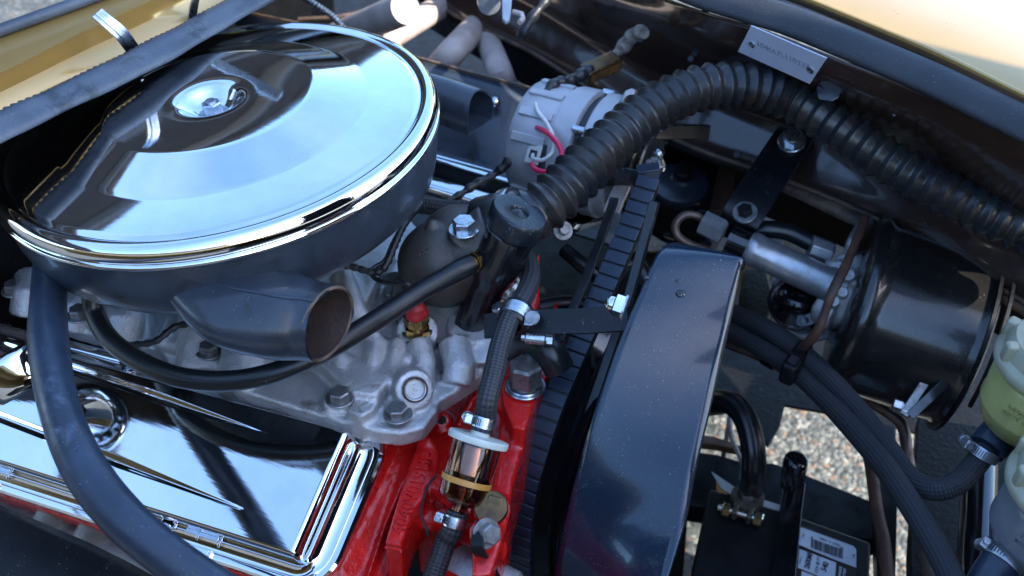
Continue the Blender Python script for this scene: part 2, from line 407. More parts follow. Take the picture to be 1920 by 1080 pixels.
def pframes(pts, closed=False, up=None):
    p = [Vector(q) for q in pts]; n = len(p); out = []; ln = [0]
    for a, b in zip(p[:-1], p[1:]): ln.append(ln[-1] + (b - a).length)
    prev = None
    for i in range(n):
        if closed: t = p[(i + 1) % n] - p[i - 1]
        else: t = p[min(i + 1, n - 1)] - p[max(i - 1, 0)]
        t.normalize()
        if up is not None: a = (Vector(up) - t * t.dot(Vector(up))).normalized()
        elif prev is None:
            h = Vector((0, 0, 1)) if abs(t.z) < .9 else Vector((1, 0, 0)); a = (h - t * t.dot(h)).normalized()
        else: a = (prev - t * t.dot(prev)).normalized()
        prev = a; out.append((p[i], a, t.cross(a)))
    return out, ln
def px(rows, n=8, closed=False): return cr([P(*r) for r in rows], n, closed)

def thing(name, label, cat, loc=(0, 0, 0), group=None):
    o = bpy.data.objects.new(name, None); COL.objects.link(o); o.location = Vector(loc); o.empty_display_size = .02
    o['label'] = label; o['category'] = cat
    if group: o['group'] = group
    return o
def tag(o, label, cat, group=None):
    o['label'] = label; o['category'] = cat
    if group: o['group'] = group
    return o
def struct(o): o['kind'] = 'structure'; return o

def bolt(parent, p, d, r=.008, h=.006, m='zinc', washer=True, rot=.3, name='bolt'):
    """hex head with a chamfered top and a washer under it"""
    p, d = Vector(p), Vector(d).normalized(); b = MB()
    if washer: b.cyl(p, p + d * .0018, r * 1.38, 28, ch=.0005)
    q = p + d * (.0018 if washer else 0)
    b.hexa(q, q + d * h, r, rot=rot)
    b.cyl(q + d * h * .9, q + d * (h + .0004), r * .72, 20)
    return b.build(name, m, parent, smooth=30)

FONT = None
def text(name, s, size, mtx, m, parent, ext=.0003, align='CENTER', shear=0, space=1, bold=0):
    cu = bpy.data.curves.new(name, 'FONT'); cu.body = s; cu.size = size; cu.extrude = ext; cu.align_x = align; cu.align_y = 'CENTER'
    cu.shear = shear; cu.space_character = space; cu.offset = bold; cu.resolution_u = 3
    t = bpy.data.objects.new(name, cu); COL.objects.link(t)
    me = bpy.data.meshes.new_from_object(t); bpy.data.objects.remove(t)
    me.transform(mtx)
    c = Vector((0, 0, 0))
    for v in me.vertices: c += v.co
    c /= max(1, len(me.vertices))
    me.transform(Matrix.Translation(-c))
    me.materials.clear(); me.materials.append(M[m]); o = bpy.data.objects.new(name, me); COL.objects.link(o)
    o.parent = parent; o.location = c - wloc(parent); return o
def pxframe(p0, p1, n):
    """frame at p0, X towards p1, Z along n"""
    x = (Vector(p1) - Vector(p0)).normalized(); z = Vector(n) - x * x.dot(Vector(n)); z.normalize(); y = z.cross(x)
    m = Matrix((x, y, z)).transposed().to_4x4(); m.translation = Vector(p0); return m
X, Y, Z = Vector((1, 0, 0)), Vector((0, 1, 0)), Vector((0, 0, 1))

# ================================================================ ground
g = MB(); g.add([(-40, -40, -.9), (40, -40, -.9), (40, 40, -.9), (-40, 40, -.9)], [(0, 1, 2, 3)])
struct(g.build('ground', 'asphalt'))
pb = MB(); rnd = random.Random(3)
for i in range(9000):
    c = P(rnd.uniform(1340, 1730), rnd.uniform(740, 1090), -.9)
    r = rnd.uniform(.0035, .009); k = rnd.randint(5, 7); a0 = rnd.random() * 6
    ring = [c + Vector((r * math.cos(a0 + j * 2 * math.pi / k) * rnd.uniform(.75, 1.2), r * math.sin(a0 + j * 2 * math.pi / k) * rnd.uniform(.75, 1.2), 0)) for j in range(k)]
    h = rnd.uniform(.001, .0035)
    top = [q * .55 + c * .45 + Vector((0, 0, h)) for q in ring]
    o = pb.add(ring + top, [tuple(range(k, 2 * k))] + [(j, (j + 1) % k, (j + 1) % k + k, j + k) for j in range(k)])
o = pb.build('loose_chippings', 'pebble', smooth=60); o['kind'] = 'stuff'; tag(o, 'pale stone chippings of the paved ground seen through the engine bay', 'gravel')

# ================================================================ cowl, windscreen and seal (rear of bay)
R0 = [(-150, 108), (0, 54), (150, 2), (300, -52)]
R1 = [(-150, 214), (0, 147), (150, 73), (300, 3), (450, -70)]
R2 = [(-150, 292), (0, 216), (130, 152), (250, 96), (430, 0), (560, -78)]
def rs(row, z, n=24, off=(0, 0)):
    c = cr([Vector((u + off[0], v + off[1], 0)) for u, v in row], 12)
    L = [0]
    for a, b in zip(c[:-1], c[1:]): L.append(L[-1] + (b - a).length)
    out = []
    for i in range(n):
        t = L[-1] * i / (n - 1); j = max(k_ for k_ in range(len(L)) if L[k_] <= t + 1e-9); j = min(j, len(c) - 2)
        f = (t - L[j]) / max(1e-9, L[j + 1] - L[j]); q = c[j] * (1 - f) + c[j + 1] * f
        out.append(P(q.x, q.y, z))
    return out
cowl = thing('car_cowl', 'gold painted cowl panel below the windscreen with a creased lower edge', 'body panel', P(150, 100, .05))
b = MB(); b.grid([rs(R0, .064), rs(R0, .066, off=(1, 8)), rs(R1, .064, off=(0, -10)), rs(R1, .060, off=(0, -2)), rs(R1, .056, off=(1, 4)), rs(R1, .046, off=(4, 24)), rs(R2, .038, off=(0, -6)), rs(R2, .034, off=(0, 4))])
b.build('panel', 'gold', cowl, smooth=60, solid=.0012)
b = MB(); b.prism([P(*q, .030) for q in [(243, 80), (262, 74), (292, 70), (322, 54), (350, 36), (378, 12), (388, -14), (640, -90), (600, -50), (430, 20), (255, 110)]], (0, 0, -.002))
b.build('bare_ledge', 'ledge', cowl, bevel=.0004)
b = MB()
q = px([(181, 24, .088), (205, 44, .080), (226, 62, .070), (240, 80, .056), (250, 93, .042), (258, 100, .036)], 6)
b.strip(q, .012, .0022, Vector((.2, 1, .1)))
b.strip([p + Vector((.001, -.0005, .0006)) for p in q], .005, .003, Vector((.2, 1, .1)))
b.build('latch_tab', 'zinc', cowl, bevel=.0006)
b = MB(); q = cr([Vector((-.700, .700, .036)), Vector((-.690, .702, .060)), Vector((-.668, .708, .082)), Vector((-.638, .714, .100))], 6)
b.strip(q, .014, .0022, Vector((-.1, 1, .1))); b.build('latch_tab', 'zinc', cowl, bevel=.0006)
b = MB(); q = px([(-150, 60, .095), (0, 55, .095), (80, 25, .095), (150, 0, .095), (300, -56, .095)], 10)
q = [PL(0, 0, (0, 0, 0), Z)] and [P(u, v, .072) for u, v in [(-150, 110), (-60, 78), (0, 57), (75, 30), (150, 3), (300, -52), (450, -105)]]
b.tube(cr(q, 8), lambda i, l: .0052, 10)
b.build('windscreen_gasket', 'seal', cowl)
# windscreen behind the cowl; an added unseen panel leans over it to darken the lid reflection
def wsp(t, s, dz=0): # t across, s 0..1 up the slope
    base = Vector((-.865 - .05 * abs((t - .45) / .9) ** 2, t, .085 + dz)); top = Vector((-1.216 - .02 * s, t * .97 + .02, .54 + dz))
    return base.lerp(top, s)
ts = [-.40 + 1.98 * i / 24 for i in range(25)]
b = MB(); b.grid([[wsp(t, s / 8 * .9, -.015) + Vector((-.02, 0, 0)) for t in ts] for s in range(9)])
tag(b.build('windscreen', 'windshield', smooth=80, solid=.005), 'raked windscreen glass at the top left corner behind the gold cowl', 'windscreen')
hd = thing('dark_reflection_panel', 'unseen black ribbed panel added over the windscreen to mirror dark in the chrome lid', 'cover', (-.93, .4, .14))
b = MB(); b.grid([[wsp(t, .13 + .87 * s / 10) for t in ts] for s in range(11)]); b.build('skin', 'liner', hd, smooth=80, solid=.003)
def up_(t, s, h): return wsp(t, s) + Vector((.72, 0, .69)) * h
b = MB(); b.grid([[up_(t, .13 + .86 * s / 10, .006 + .0) for t in ts] for s in range(11)]); b.build('liner', 'liner', hd, smooth=80, solid=.002)
def brace(pts, w, hh):
    b = MB(); b.strip([up_(t, s, .012) for t, s in pts], w, hh, (.6, 0, .8)) if False else b.sweep([up_(t, s, .010) for t, s in pts], lambda i, l: [(-.004, -w / 2), (hh, -w / 2 * .6), (hh, w / 2 * .6), (-.004, w / 2)], False, Vector((.72, 0, .69)))
    b.build('brace', 'liner_edge', hd, bevel=.003)
brace([(-.38 + 1.92 * i / 12, .955) for i in range(13)], .055, .022)
brace([(-.38 + 1.92 * i / 12, .20) for i in range(13)], .05, .018)
brace([(1.52, .2 + .75 * i / 6) for i in range(7)], .05, .02)
brace([(-.36, .2 + .75 * i / 6) for i in range(7)], .05, .02)
brace([(.2 + .1 * i, .25 + .11 * i) for i in range(7)], .06, .02)
brace([(1.35 - .09 * i, .25 + .11 * i) for i in range(7)], .06, .02)

b = MB(); fr_ = [P(u, v, z) for u, v, z in [(-150, 318, .036), (0, 240, .036), (150, 170, .036), (250, 122, .036), (330, 80, .034), (460, 6, .032), (560, -55, .03)]]
fr_ += [fr_[-1] + Vector((-.18, .03, 0)), fr_[-1] + Vector((-.2, .5, 0))]
b.grid([fr_, [p + Vector((-.04, -.01, .0)) for p in fr_], [p + Vector((-.10, -.02, -.006)) for p in fr_], [p + Vector((-.12, -.02, -.05)) for p in fr_], [p + Vector((-.13, -.02, -.30)) for p in fr_], [p + Vector((-.13, -.02, -.75)) for p in fr_]])
tag(b.build('firewall', 'black_dirty', solid=.002, smooth=60), 'dark firewall below the cowl seal behind the air cleaner', 'firewall')
# added upright front panel, out of view, sized to shade the engine
hd = thing('unseen_hood', 'unseen open gold bonnet hinged at the front, added and sized to shade the engine', 'unseen_hood', (.78, .3, -.1))
HT = .765
def hp_(t, s): return Vector((.80 + .10 * math.sin(math.pi * s) + .05 * s, lerp_(.06, HT, t), -.10 + 1.72 * s))
def lerp_(a, b, t): return a + (b - a) * t
b = MB(); b.grid([[hp_(t / 16, s / 12) for t in range(17)] for s in range(13)]); b.build('skin', 'gold', hd, smooth=80, solid=.004)
b = MB(); b.grid([[hp_(.02 + .96 * t / 16, .02 + .96 * s / 12) - X * .012 for t in range(17)] for s in range(13)]); b.build('liner', 'liner', hd, smooth=80, solid=.003)
bw = MB()
bw.box(Matrix.Identity(4), (-20, 20), (-26.4, -26), (-.9, 6.5))  # unseen building added to put brown into near-side reflections
wl = thing('unseen_brick_building', 'plain brown brick building, unseen, added behind the camera for low brown reflections', 'building', (0, -26.2, -.9))
bw.build('wall', 'brick', wl)
for i in range(6):
    wb = MB(); wb.box(Matrix.Identity(4), (-13 + i * 5, -11.2 + i * 5), (-26.05, -25.96), (1.2, 3.2)); wb.build('window', 'windshield', wl)
nf = MB(); nf.grid([[Vector((-1.2 + 1.9 * i / 14, t_, z_)) for i in range(15)] for t_, z_ in ((.14, -.06), (.15, .0), (.13, .022), (.08, .03), (-.05, .02), (-.2, -.03), (-.30, -.12), (-.33, -.35))])
tag(nf.build('near_fender', 'gold', smooth=80, solid=.002), 'sunlit gold fender on the near side below the camera, mirrored in the black paint', 'fender')
b = MB(); b.grid([[Vector((.24, -.4 + 1.42 * i / 10, -.9 + .78 * j / 6)) for i in range(11)] for j in range(7)])
tag(b.build('radiator', 'black_dirty', solid=.03), 'black sheet added for the unseen radiator to keep low light out of the bay', 'radiator')  # added flat sheet, out of view, that stops low light from the front
# rubber weatherstrip with a comb-like lower lip
sp = resample(cr([P(u, v, z) for u, v, z in [(-150, 318, .044), (0, 240, .044), (150, 170, .044), (250, 122, .044), (330, 80, .042), (380, 52, .040), (460, 6, .038), (600, -75, .036)]], 16), .0016)
b = MB()
def seal_sec(i, l):
    o = []
    for j in range(28):
        a = 2 * math.pi * j / 28
        rx = .0112 + .0004 * math.sin(l * 90) + .0004 * math.sin(l * 37)
        rr = rx * (1 + .18 * math.cos(3 * a + 1.2))
        if .55 < (j / 28) % 1 < .92: rr *= 1 + (.10 if int(l / .0032) % 2 else -.04)
        o.append((rr * math.cos(a) * .75, rr * math.sin(a) * 1.18))
    return o
b.sweep(sp, seal_sec)
ob = b.build('cowl_seal', 'seal', smooth=50); tag(ob, 'wavy grey-black rubber seal with a serrated lower lip along the gold cowl', 'rubber seal')
b = MB(); hp = px([(560, -10, -.03), (590, 8, -.03), (618, 26, -.04), (640, 48, -.05), (655, 72, -.07)], 40)
hp = resample(hp, .0006); b.tube(hp, lambda i, l: .0034 + .0005 * math.sin(l * 2 * math.pi / .0036), 12)
tag(b.build('armoured_cable', 'steel_dull'), 'ribbed grey metal cable dropping behind the rear edge of the air cleaner', 'cable')

# ================================================================ air cleaner
AC = Vector((-.594, .602, 0)); AN = Vector((-.085, -.048, 1)).normalized()
AF = frame(AC, AN) @ Matrix.Scale(1.018, 4)
air = thing('air_cleaner', 'large round chrome-lidded air cleaner with two black snorkels', 'air cleaner', AC - AN * .06)
b = MB()
def arc(p0, p1, bulge, n=6): return [(p0[0] + (p1[0] - p0[0]) * i / n, p0[1] + (p1[1] - p0[1]) * i / n + bulge * math.sin(math.pi * i / n)) for i in range(n)]
prof = [(0, .0165), (.007, .0165), (.012, .0175), (.018, .0210), (.0230, .0258), (.0262, .0290), (.0285, .0302), (.031, .0307), (.040, .0309), (.060, .0310), (.080, .0309), (.0835, .0307), (.0848, .0304), (.0860, .0300)]
prof += [(.0860 + (.1245 - .0860) * t / 8, .0300 - .0118 * (t / 8)) for t in range(1, 9)]
prof += [(.1256, .0180), (.1268, .0179), (.145, .0156), (.160, .0137), (.1640, .0130), (.1655, .0116), (.1670, .0112), (.1685, .0126), (.1715, .0138), (.1750, .0132), (.1778, .0112), (.1795, .0075), (.1800, .0035), (.1795, .0010), (.1778, .0002)]
b.lathe(AF, prof, 160); b.build('lid', 'chrome', air, smooth=60)
b = MB(); b.lathe(AF, [(.1776, -.0001), (.1800, -.0012), (.1808, -.0030), (.1800, -.0048), (.1772, -.0056)], 160); b.build('clamp_ring', 'chrome_rim', air, smooth=60)
def panr(a, z): return 1 + .004 * math.sin(5 * a) * (1 if z < -.02 else 0)
b = MB(); b.lathe(AF, [(.1770, -.0050), (.1762, -.012), (.1745, -.030), (.1700, -.048), (.1640, -.0560), (.150, -.059), (.08, -.060), (.05, -.066), (0, -.066)], 120, rfun=panr); b.build('pan', 'black_pan', air, smooth=50)
bc = AF @ Vector((0, 0, .0168)); 
b = MB(); b.cyl(bc - AN * .002, bc + AN * .0015, .0125, 32, ch=.0005); b.build('washer', 'zinc', air)
b = MB(); b.hexa(bc + AN * .0012, bc + AN * .0105, .0085, rot=.4); b.cyl(bc + AN * .0100, bc + AN * .0125, .0042, 20); b.build('bolt', 'zinc', air, smooth=30)
# near snorkel: a flattened horn leaving the pan tangentially and ending in an open round mouth
S = [(290, 470, -.030, .010, .008), (365, 520, -.038, .028, .016), (445, 562, -.045, .042, .025), (520, 588, -.048, .038, .0295), (575, 600, -.050, .031, .0295), (612, 608, -.050, .0285, .0290)]
sp_ = cr([P(u, v, z) for u, v, z, _, _ in S], 8); wv = cr([Vector((a, c, 0)) for *_, a, c in S], 8)
def horn(pts, wv, m, name, par, th=.0018, dip=0):
    b = MB(); fr, ln = pframes(pts, up=(0, 1, 0)); n = 40; N = len(fr)
    for k_ in (0, 1):
        for i, (c, a, bb) in enumerate(fr):
            for j in range(n):
                t = 2 * math.pi * j / n; rx, rz = wv[i].x - k_ * th, wv[i].y - k_ * th
                if i == N - 1: off = -.007 * math.cos(t) + .0014 * math.sin(3 * t) + .0008 * math.sin(7 * t)
                else: off = 0
                b.v.append(c + a * rx * math.cos(t) + bb * rz * math.sin(t) + (fr[i][1].cross(fr[i][2])) * off * -1)
    def id_(k_, i, j): return k_ * N * n + i * n + j % n
    for i in range(N - 1):
        for j in range(n):
            b.f.append((id_(0, i, j), id_(0, i, j + 1), id_(0, i + 1, j + 1), id_(0, i + 1, j)))
            b.f.append((id_(1, i, j), id_(1, i + 1, j), id_(1, i + 1, j + 1), id_(1, i, j + 1)))
    for j in range(n): b.f.append((id_(0, N - 1, j), id_(0, N - 1, j + 1), id_(1, N - 1, j + 1), id_(1, N - 1, j)))
    return b.build(name, m, par, smooth=50)
rim_ = []
fr0, _ = pframes(sp_, up=(0, 1, 0)); c_, a_, b_ = fr0[-1]; tn_ = a_.cross(b_)
for j in range(60):
    t = 2 * math.pi * j / 60; rim_.append((c_, a_ * math.cos(t) * (wv[-1].x - .0009) + b_ * math.sin(t) * (wv[-1].y - .0009), tn_ * (.007 * math.cos(t))))
o = horn(sp_, wv, 'black_pan', 'snorkel', air)
b = MB(); b.tube([q0 + q1 + q2 for q0, q1, q2 in rim_], .0014, 8, closed=True); b.build('rolled_lip', 'edge_worn', o)
b = MB(); b.grid([[q0 + q1 * .955 + q2 - tn_ * .001 for q0, q1, q2 in rim_ + rim_[:1]], [q0 + q1 * .95 + q2 * .4 - tn_ * .022 for q0, q1, q2 in rim_ + rim_[:1]], [q0 + q1 * .93 - tn_ * .05 for q0, q1, q2 in rim_ + rim_[:1]]]); b.build('throat', 'rusty_throat', o)
b = MB(); q_ = [c + a * wv[i].x * math.cos(1.9) + bb * wv[i].y * math.sin(1.9) for i, (c, a, bb) in enumerate(fr0)][10:-1]; b.tube(q_, .0011, 6); b.build('pressed_seam', 'black_pan', o); o['label'] = 'near snorkel with a flared open round mouth'
# far snorkel: D section, arched top and flat floor
pp = [P(760, 178, -.045), P(830, 196, -.047), P(903, 222, -.050)]
b = MB()
def dsec(r, th=0): return [((r - th) * math.cos(R(a)), (r - th) * math.sin(R(a)) * 1.0) for a in range(-25, 206, 11)]
fr, ln = pframes(cr(pp, 6), up=(0, .93, 0)); N = len(fr); ds = dsec(.0235); n = len(ds)
ds2 = dsec(.0235, .0015)
for lay in (ds, ds2):
    for i, (c, a, bb) in enumerate(fr):
        up_ = a.cross(fr[i][2]); 
        for (x_, y_) in lay:
            ff = -.006 * math.cos(x_ / .0235 * 1.5) if i == N - 1 else 0
            b.v.append(c + a * x_ * 1.0 + (Z * y_ * 1.15) + X * ff)
o_ = N * n
for i in range(N - 1):
    for j in range(n):
        j2 = (j + 1) % n
        b.f.append((i * n + j, i * n + j2, (i + 1) * n + j2, (i + 1) * n + j)); b.f.append((o_ + i * n + j, o_ + (i + 1) * n + j, o_ + (i + 1) * n + j2, o_ + i * n + j2))
for j in range(n): b.f.append(((N - 1) * n + j, (N - 1) * n + (j + 1) % n, o_ + (N - 1) * n + (j + 1) % n, o_ + (N - 1) * n + j))
o = b.build('snorkel', 'black_pan', air, smooth=40); o['label'] = 'far snorkel with an arched top, flat floor and rusty mouth'

# ================================================================ chrome valve covers
TV = .42
def vframe(o, side=-1):
    """local x = forwards, y = towards the outboard/lower edge, z = out of the cover"""
    w = Vector((0, side * math.cos(TV), -math.sin(TV))); n = Vector((0, side * math.sin(TV), math.cos(TV)))
    m = Matrix((X, w, n)).transposed().to_4x4(); m.translation = Vector(o); return m
VO = P(641, 812, -.18); VF = vframe(VO); VI = VF.inverted()
def vl(u, v, n=0):
    nn = VF.to_3x3() @ Z
    return VI @ PL(u, v, VF @ Vector((0, 0, n)), nn)
VF = VF @ Matrix.Rotation(-.112, 4, 'Z')      # cover axis as it lies in the picture
VI = VF.inverted()
def rrect(x0, x1, y0, y1, r, n=6, z=0):
    o = []
    for cx, cy, a in ((x1 - r, y0 + r, -90), (x1 - r, y1 - r, 0), (x0 + r, y1 - r, 90), (x0 + r, y0 + r, 180)):
        for k_ in range(n + 1):
            t = R(a + 90 * k_ / n); o.append(Vector((cx + r * math.cos(t), cy + r * math.sin(t), z)))
    return o
def valve_cover(F, name, label, L=.47, extras=True):
    t = thing(name, label, 'valve cover', F @ Vector((-.2, .05, -.03)))
    # pressed top with two tapering grooves
    NX, NY = 300, 160; xe = 0; x0 = -L; ye = .1010
    def h(x, y):
        z = 0
        for xg, yg, sl in ((-.060, .0176, -.028), (-.0535, .0814, -.048)):
            if x < xg:
                d = xg - x; w = .0010 + min(.0042, d * .034); yc = yg + sl * (-d) * -1 * .5 if False else yg - sl * 0 + (-.047 if yg < .05 else -.059) * d
                q = abs(y - yc) / w
                if q < 1: z -= min(.0026, .0002 + d * .022) * (1 - q ** 2) ** 2
        return z + .0011 * math.sin(math.pi * max(0, min(1, y / ye))) 
    rows = []
    for i in range(NX + 1):
        x = x0 + (xe - x0) * (i / NX)
        rows.append([F @ Vector((x, ye * j / NY, h(x, ye * j / NY))) for j in range(NY + 1)])
    b = MB(); b.grid(rows)
    # sides, fillet and flange: stacked outlines
    def loop(m, mf, z, r): return [F @ q for q in rrect(x0 - m, xe + mf, -m, ye + m * .85, max(.0005, r), 8, z)]
    st = [(0, 0, .0, .0005), (.0014, .0022, -.0005, .002), (.0026, .0042, -.0022, .003), (.0036, .0054, -.0060, .004), (.0046, .0062, -.0130, .005), (.0058, .0074, -.0190, .007), (.0080, .0100, -.0228, .013), (.0110, .0140, -.0250, .018), (.0140, .0185, -.0262, .023), (.0158, .0208, -.0262, .025), (.0168, .0218, -.0252, .027), (.0190, .0232, -.0246, .029), (.0235, .0275, -.0250, .032), (.0256, .0296, -.0268, .034), (.0260, .0300, -.0300, .034), (.0254, .0294, -.0345, .034)]
    b.grid([(lambda q: q + [q[0]])(loop(*s_)) for s_ in st])
    b.build('cover', 'chrome', t, smooth=35)
    if extras:
        for x, y in ((-.062, -.0212), (-.205, -.0212), (-.095, .1195), (-.315, .1195)):
            b = MB(); m2 = F @ Matrix.Translation((x, y, -.0262))
            b.box(m2, (-.016, .016), (-.0045, .0045), (0, .0022)); b.build('pad', 'chrome', t, bevel=.0009)
            b = MB(); b.box(m2, (.017, .0195), (-.0045, .0045), (0, .0052)); b.box(m2, (-.004, -.0015), (-.0045, .0045), (0, .0048)); b.build('hold_down_clip', 'chrome_worn', t, bevel=.0008)
            p = F @ Vector((x - .034, y, -.0250)); bolt(t, p, F.to_3x3() @ Z, .0058, .004, 'chrome_worn')
    b = MB(); b.grid([(lambda q: q + [q[0]])([F @ q_ for q_ in rrect(x0 - .019, xe + .0255, -.019, ye + .017, .030, 8, z)]) for z in (-.0335, -.0375)])
    b.build('gasket', 'plastic_black', t)
    return t
vc = valve_cover(VF, 'valve_cover', 'near chrome valve cover with two spear-shaped pressed grooves')
# far cover: mirrored, only its inner flange and edge show beyond the air cleaner
VF2 = vframe(P(1010, 402, -.178) + Vector((0, .045, 0)), 1) @ Matrix.Rotation(.0, 4, 'Z')
vc2 = valve_cover(VF2, 'valve_cover', 'far chrome valve cover mostly hidden behind the air cleaner', .55, False)
# push-in breather on the near cover
bf = frame(P(50, 700, -.160), Vector((-.62, .10, .78)))
br = thing('crankcase_breather', 'round chrome breather cap with vent holes at the left edge', 'breather cap', P(45, 715, -.17))
b = MB(); b.lathe(bf, [(.030, -.012), (.0335, -.008), (.0352, .004), (.0352, .016), (.0345, .0200), (.0330, .0215), (.0300, .0212), (.0215, .0205), (.0190, .0225), (0, .0235)], 64); brc = b.build('cap', 'chrome', br)
for i in range(18):
    a = 2 * math.pi * i / 18; c = bf @ Vector((.0262 * math.cos(a), .0262 * math.sin(a), .0212)); n_ = bf.to_3x3() @ Z
    b = MB(); b.cyl(c - n_ * .001, c + n_ * .0004, .0026, 14); b.build('vent_hole', 'ink', brc)

# ================================================================ intake manifold (sand-cast, so all edges are filleted by a voxel merge)
def pp_(l, z): return [P(u, v, z) for u, v in l]
im = thing('intake_manifold', 'bare cast aluminium intake manifold between the valve covers', 'intake manifold', P(650, 600, -.22))
b = MB(); dn = (0, 0, -.016)
b.prism(pp_([(425, 640), (440, 728), (560, 766), (640, 790), (700, 806), (752, 812), (795, 800), (818, 770), (822, 752), (862, 728), (905, 700), (918, 668), (920, 610), (905, 560), (760, 400), (560, 430)], -.178), dn)        # base casting
b.prism(pp_([(60, 480), (60, 588), (160, 622), (300, 655), (330, 690), (445, 735), (700, 600), (700, 420)], -.192), dn)    # rear part under the air cleaner
b.prism(pp_([(520, 520), (500, 560), (560, 640), (660, 735), (705, 740), (748, 690), (790, 640), (800, 560), (740, 440), (640, 430)], -.160), (0, 0, -.04))   # plenum / water crossover
b.prism(pp_([(560, 470), (530, 520), (600, 590), (690, 560), (740, 450), (650, 420)], -.135), (0, 0, -.04))
def cyl(p0, p1, r, n=24): b.cyl(p0, p1, r, n)
b.tube([P(532, 512, -.150), P(590, 590, -.152), P(640, 680, -.163), P(655, 745, -.178)], .0085, 12)      # long ridges
b.tube([P(640, 505, -.128), P(668, 580, -.140), P(705, 640, -.158), P(690, 735, -.172), P(672, 790, -.182)], .0090, 12)
b.tube([P(745, 640, -.160), P(735, 690, -.166), P(705, 740, -.176), P(700, 800, -.186)], .0075, 12)
b.tube([P(785, 640, -.158), P(795, 680, -.166), P(790, 730, -.176)], .011, 12)
b.tube([P(850, 640, -.158), P(862, 690, -.168), P(856, 720, -.178)], .014, 12)
b.tube([P(905, 590, -.162), P(912, 640, -.165), P(905, 690, -.176)], .012, 12)
b.cyl(P(782, 640, -.185), P(782, 622, -.1535), .0185, 28)       # sender boss
b.cyl(P(884, 660, -.190), P(886, 606, -.1525), .0225, 32)       # filler tube boss
b.cyl(P(762, 722, -.182), P(778, 731, -.160), .0165, 28)        # plug boss
for u, v, z in ((637, 757, -.166), (746, 786, -.172), (394, 668, -.176), (738, 560, -.152), (150, 598, -.18)): b.cyl(P(u, v, z - .03), P(u, v - 4, z - .004), .0128, 24)
b.prism(pp_([(661, 745), (652, 768), (676, 782), (700, 768), (712, 748), (690, 735)], -.167), (0, 0, -.03))   # casting pad
for (a0, a1, r) in (((470, 560, -.165), (455, 740, -.192), .022), ((380, 560, -.17), (372, 700, -.197), .020), ((240, 560, -.175), (230, 650, -.197), .018), ((330, 600, -.178), (318, 660, -.196), .010), ((150, 540, -.175), (140, 620, -.197), .016), ((60, 520, -.178), (50, 590, -.197), .016), ((-20, 500, -.178), (-30, 560, -.197), .016)):
    b.tube([P(*a0), P((a0[0] + a1[0]) / 2, (a0[1] + a1[1]) / 2, (a0[2] + a1[2]) / 2 + .006), P(*a1)], r, 12)
b.tube([P(300, 640, -.188), P(360, 655, -.182), P(420, 690, -.186), P(440, 730, -.19)], .009, 12)
b.build('casting', 'alu', im, remesh=.0020, rsmooth=5)
def ibolt(u, v, z, d=Z, r=.0088, h=.0072, m='steel_dull', rot=.3): return bolt(im, P(u, v, z), d, r, h, m, rot=rot)
ibolt(637, 748, -.166, rot=.2); ibolt(746, 778, -.1725, rot=.5); ibolt(394, 660, -.175, rot=.1); ibolt(738, 556, -.150, Vector((-.1, -.1, 1)), rot=.6); ibolt(150, 592, -.175); ibolt(28, 545, -.178)
nd = (P(778, 731, -.160) - P(762, 722, -.182)).normalized()
b = MB(); c = P(777, 730, -.160); b.lathe(frame(c, nd), [(0, -.006), (.0082, -.006), (.0086, .0030), (.0104, .0036), (.0112, .002), (.0114, -.002)], 36); pring = b.build('plug_ring', 'zinc', im)
b = MB(); b.lathe(frame(c, nd), [(.0090, .0034), (.0098, .0042), (.0106, .0034)], 36); b.build('plug_seal', 'rust', pring)
b = MB(); b.lathe(frame(c, nd), [(0, -.0035), (.0050, -.0030), (.0083, .0020)], 36); b.build('plug', 'chrome_worn', pring)
km = pxframe(P(676, 762, -.1655), P(704, 768, -.1655), Z)
text('casting_mark', 'K', .016, Matrix.Translation((0, 0, .0)) @ km, 'alu', im, .0006)

# ================================================================ thermostat housing
th = thing('thermostat_housing', 'grey-brown cast dome with a bright hex bolt between air cleaner and filler tube', 'thermostat housing', P(820, 570, -.15))
b = MB()
b.sphere(P(832, 492, -.112), .041, 36, (.98, 1.0, .90))
b.sphere(P(862, 440, -.095), .030, 30, (1.1, 1.1, .8))
b.cyl(P(845, 500, -.112), P(938, 436, -.080), .0300, 36)
b.cyl(P(815, 575, -.170), P(818, 560, -.140), .0400, 36)
b.tube([P(775, 560, -.165), P(790, 520, -.13), P(815, 470, -.1)], .02, 14)
b.cyl(P(871, 475, -.13), P(871, 436, -.0690), .0128, 26)
b.cyl(P(740, 545, -.165), P(742, 535, -.152), .014, 26)
b.sphere(P(811, 424, -.0765), .0062, 14)
b.build('casting', 'iron', th, remesh=.0016, rsmooth=6)
bolt(th, P(871, 431, -.0665), Vector((-.05, -.05, 1)), .0098, .0085, 'zinc', rot=.35)
tm = pxframe(P(793, 474, -.0765), P(812, 461, -.0755), Vector((-.25, -.45, 1)))
text('casting_mark', 'HD', .0095, tm, 'iron', th, .0007)

